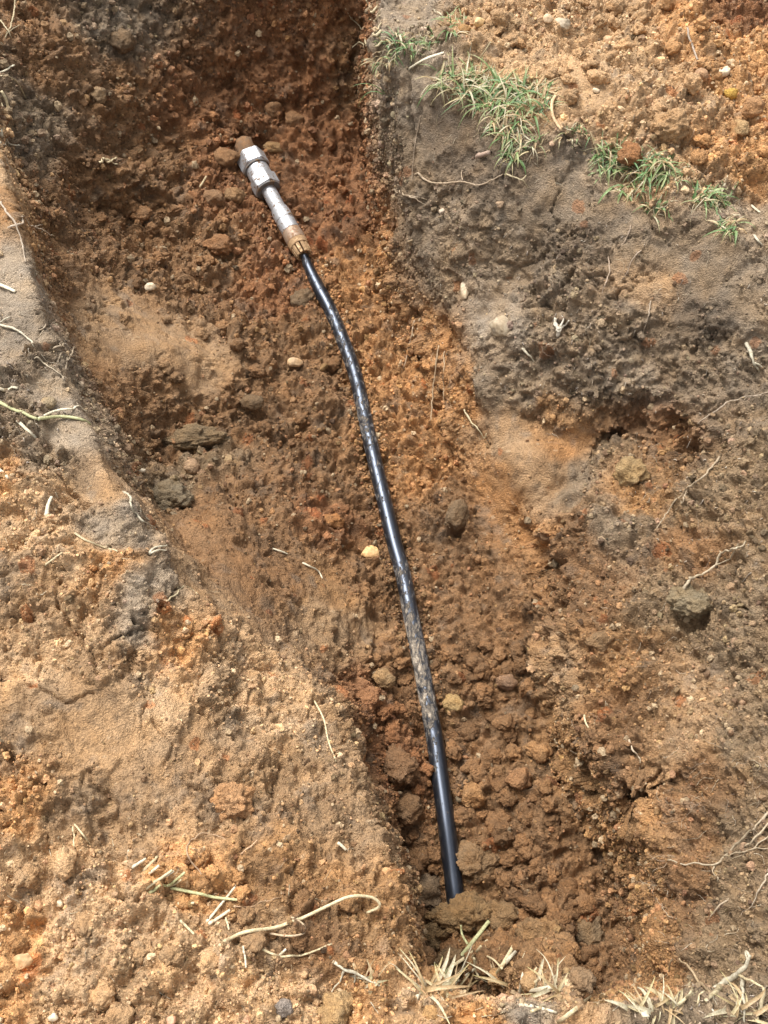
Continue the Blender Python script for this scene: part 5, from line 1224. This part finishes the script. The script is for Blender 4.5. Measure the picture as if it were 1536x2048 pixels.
# ------------------------------------------------------------ grass tufts on the rim of the right block
def tuft(px, py, spx, spy, n, lpx, label, droop=.3, dryf=.35, lean=(0, 0), group='grass tufts along the rim of the right block'):
    rg = random.Random(int(px * 7 + py))
    c0 = at(px, py); sz = px_size(c0)
    gs, cols = [], []
    for i in range(int(n * 1.15)):
        a, rr = rg.uniform(0, 6.28), math.sqrt(rg.random())
        b0 = at(px + spx * rr * math.cos(a), py + spy * rr * math.sin(a), -.002)
        L = lpx * sz * rg.uniform(.5, 1.35) * (1.12 if dryf < .99 else 1.6)
        az = rg.uniform(0, 6.28)
        h = Vector((math.cos(az) + lean[0], math.sin(az) + lean[1], 0)); h = h / max(h.length, .3) * rg.uniform(.45, 1.0)
        up = rg.uniform(.25, .9)
        v0 = (h + Vector((0, 0, up))).normalized()
        seg = 6; p = b0.copy(); d = v0.copy(); pts = [p.copy()]
        dr = rg.uniform(.1, .45) + droop * .3
        for k in range(seg):
            p = p + d * (L / seg); pts.append(p.copy())
            d = (d + Vector((rg.uniform(-.1, .1), rg.uniform(-.1, .1), -dr))).normalized()
        for k in range(1, len(pts)):
            g, _ = drop(pts[k].x, pts[k].y, pts[k].z + .04)
            if g.z > pts[k].z and g.z - pts[k].z < .03: pts[k].z = g.z + .001
        dry = rg.random() < dryf + .12
        w = (rg.uniform(.0009, .0019) if not dry else rg.uniform(.0007, .0015)) * rg.choice([.8, 1.1, 1.4, 1.8] if dryf < .99 else [.9, 1.3, 1.9, 2.4])
        V, F = [], []
        for k, q in enumerate(pts):
            t_ = (pts[min(k + 1, seg)] - pts[max(k - 1, 0)]).normalized()
            s_ = t_.cross(Vector((0, 0, 1)))
            s_ = s_.normalized() if s_.length > .05 else Vector((1, 0, 0))
            u_ = s_.cross(t_)
            ww = w * (1 - (k / seg) ** 2.2 * .93)
            V += [q - s_ * ww + u_ * ww * .35, q - u_ * ww * .25, q + s_ * ww + u_ * ww * .35]
            if k:
                o_ = 3 * k
                F += [(o_ - 3, o_ - 2, o_ + 1, o_), (o_ - 2, o_ - 1, o_ + 2, o_ + 1)]
        V = np.array([x[:] for x in V])
        gs.append((V, np.array(F), None))
        if dry: cb = np.array(rg.choice([(.56, .47, .28), (.62, .56, .40), (.50, .36, .2)])) * rg.uniform(.8, 1.1)
        else: cb = np.array(rg.choice([(.13, .24, .075), (.18, .30, .11), (.23, .34, .14), (.15, .27, .12), (.34, .42, .20)])) * rg.uniform(.85, 1.2)
        f_ = np.repeat(np.arange(seg + 1) / seg, 3)[:, None]
        tipc = np.array((.50, .45, .22)) if rg.random() < .35 else cb
        cols.append(cb * (1 - f_ ** 2) + tipc * f_ ** 2)
    V, F, T = join_geo(gs)
    o0 = np.array(c0[:])
    me = new_mesh('grass_tuft', V - o0, F, None); set_color(me, np.vstack(cols))
    o = link('grass_tuft', me, M_GRASS); o.location = c0
    tag(o, label, 'grass', group)
tuft(800, 92, 42, 26, 70, 36, 'short green tuft at the upper left end of the grass fringe', .3, .3)
tuft(768, 128, 22, 16, 34, 30, 'small dry tuft on the corner of the right block', .5, .65, (-.3, -.3))
tuft(905, 50, 26, 20, 45, 34, 'uppermost green tuft beside the pale yellow pebble', .3, .25)
tuft(860, 82, 24, 14, 26, 26, 'thin low tuft between the two uppermost tufts', .3, .4)
tuft(905, 165, 48, 24, 85, 52, 'wide tuft of mixed green and dry blades left of the biggest one', .3, .5, (.2, -.2))
tuft(985, 190, 58, 30, 190, 58, 'biggest bright green tuft in the middle of the fringe', .3, .35, (.1, -.2))
tuft(1065, 205, 30, 34, 80, 56, 'tall green tuft against the orange spoil right of the biggest one', .1, .3, (.3, .4))
tuft(1018, 250, 34, 40, 120, 46, 'straw laced tuft spilling down the wall under the biggest one', .6, .5, (0, -.5))
tuft(1024, 308, 16, 16, 30, 34, 'little green sprig hanging lowest on the wall in the middle', .7, .3, (0, -.5))
tuft(1068, 290, 14, 18, 18, 34, 'few dry blades hanging right of the little hanging sprig', .7, .6, (0, -.4))
tuft(1150, 272, 30, 10, 26, 30, 'sparse blades on the bare gap of the fringe', .3, .4)
tuft(1225, 318, 34, 26, 90, 44, 'green tuft just left of the red brown clod', .4, .3, (-.1, -.3))
tuft(1300, 338, 44, 24, 110, 44, 'green tuft just right of the red brown clod', .4, .3, (.1, -.2))
tuft(1262, 375, 36, 14, 40, 38, 'dry fringe hanging under the red brown clod', .6, .55, (0, -.5))
tuft(1308, 422, 18, 14, 26, 36, 'thin sprig hanging alone on the dark wall at right', .7, .4, (0, -.4))
tuft(1355, 352, 24, 12, 26, 28, 'sparse tuft between the right tufts on the spoil edge', .3, .4)
tuft(1420, 398, 38, 20, 80, 38, 'green tuft near the right end of the fringe', .3, .3, (0, -.2))
tuft(1455, 455, 22, 18, 44, 36, 'last green tuft at the right end, hanging over the wall', .6, .35, (0, -.4))
tuft(770, 190, 5, 4, 2, 62, 'two long lone blades reaching left over the trench from the block corner', .35, .2, (-3, -.6))

NG = 'dry grass on the near rim'
tuft(890, 1985, 46, 14, 26, 62, 'spray of fine dry blades around the foot of the tallest near stalk', .2, 1.0, (.2, .9), NG)
tuft(1000, 1975, 34, 10, 16, 50, 'spray of fine dry blades around the three stemmed sprig', .2, 1.0, (.3, .9), NG)
tuft(1090, 1985, 46, 10, 24, 52, 'spray of fine dry blades around the flat four stemmed sprig', .3, 1.0, (.6, .5), NG)
tuft(1320, 2020, 60, 14, 26, 40, 'low spray of dry blades on the grey rim left of the root tangle', .4, 1.0, (0, .5), NG)
tuft(740, 1965, 22, 10, 9, 36, 'thin spray of dry blades at the tip of the left bank by the rim', .4, 1.0, (.3, .6), NG)
tuft(1490, 2025, 40, 14, 16, 46, 'dry blades among the pale root tangle in the lower right corner', .3, 1.0, (0, .7), NG)

# ------------------------------------------------------------ fine litter and hair roots nobody could count
def litter(name, n, zones, lmin, lmax, w, colors, label, cat, seed, wig=.004, hang=0.0):
    rg = random.Random(seed); gs, cols = [], []
    k = 0; tries = 0
    while k < n and tries < n * 6:
        tries += 1
        x0, y0, x1, y1 = rg.choice(zones)
        p = at(rg.uniform(x0, x1), rg.uniform(y0, y1)); L = rg.uniform(lmin, lmax)
        az = rg.uniform(0, 6.28); d = Vector((math.cos(az), math.sin(az), -hang)).normalized()
        m_ = 7; pts = []
        q = p.copy()
        for i in range(m_):
            g, _ = drop(q.x, q.y, q.z + .03)
            if abs(g.z - q.z) > .02: g = q
            pts.append((q.x, q.y, g.z + .0009 + (.003 * math.sin(math.pi * i / (m_ - 1)) if rg.random() < .8 else 0)))
            d = (d + Vector((rg.uniform(-wig, wig), rg.uniform(-wig, wig), 0)) * 120).normalized()
            q = Vector((q.x, q.y, g.z)) + Vector((d.x, d.y, 0)) * (L / m_)
        v, f, t = tube(np.array(pts), np.linspace(w, w * .5, m_) * rg.uniform(.6, 1.3) / 2, 4, .8)
        gs.append((v, f, t)); cols.append(np.repeat((np.array(rg.choice(colors)) * rg.uniform(.7, 1.1))[None], len(v), 0)); k += 1
    V, F, T = join_geo(gs)
    me = new_mesh(name, V, F, T); set_color(me, np.vstack(cols))
    o = link(name, me, M_STRAW); tag(o, label, cat, None, 'stuff')
WALLZ = [(790, 200, 1500, 620), (850, 500, 1536, 900), (1150, 900, 1536, 1500), (1300, 1500, 1536, 1900), (0, 550, 130, 900)]
litter('hair_roots', 420, WALLZ, .012, .05, .0008, [(.45, .34, .24), (.5, .42, .3), (.38, .28, .2), (.6, .52, .4)], 'fine hair roots in the grey topsoil walls', 'hair roots', 3, .0045, .5)
litter('straw_litter', 110, [(0, 1650, 800, 2048), (850, 1980, 1500, 2048), (880, 100, 1500, 440), (0, 900, 250, 1250)], .008, .022, .0011, [(.6, .52, .36), (.66, .6, .46), (.5, .38, .24)], 'tiny bits of dry straw strewn on the ground surface', 'straw litter', 5, .001)
litter('root_flecks', 260, [(1000, 430, 1536, 800), (860, 560, 1250, 800), (1250, 750, 1536, 1150), (1250, 1960, 1536, 2048), (0, 680, 140, 930)], .003, .009, .0022, [(.62, .54, .44), (.5, .4, .3), (.45, .38, .32)], 'pale flecks of broken root in the topsoil', 'root flecks', 8, .004)

litter('turf_thatch', 420, [(760, 70, 860, 150), (860, 130, 1110, 290), (980, 250, 1070, 330), (1170, 290, 1400, 390), (1380, 370, 1490, 480)], .012, .03, .0009, [(.56, .46, .3), (.45, .34, .22), (.62, .54, .4), (.35, .26, .18)], 'matted dead grass and fine roots lying between the green blades', 'thatch', 12, .003, .3)
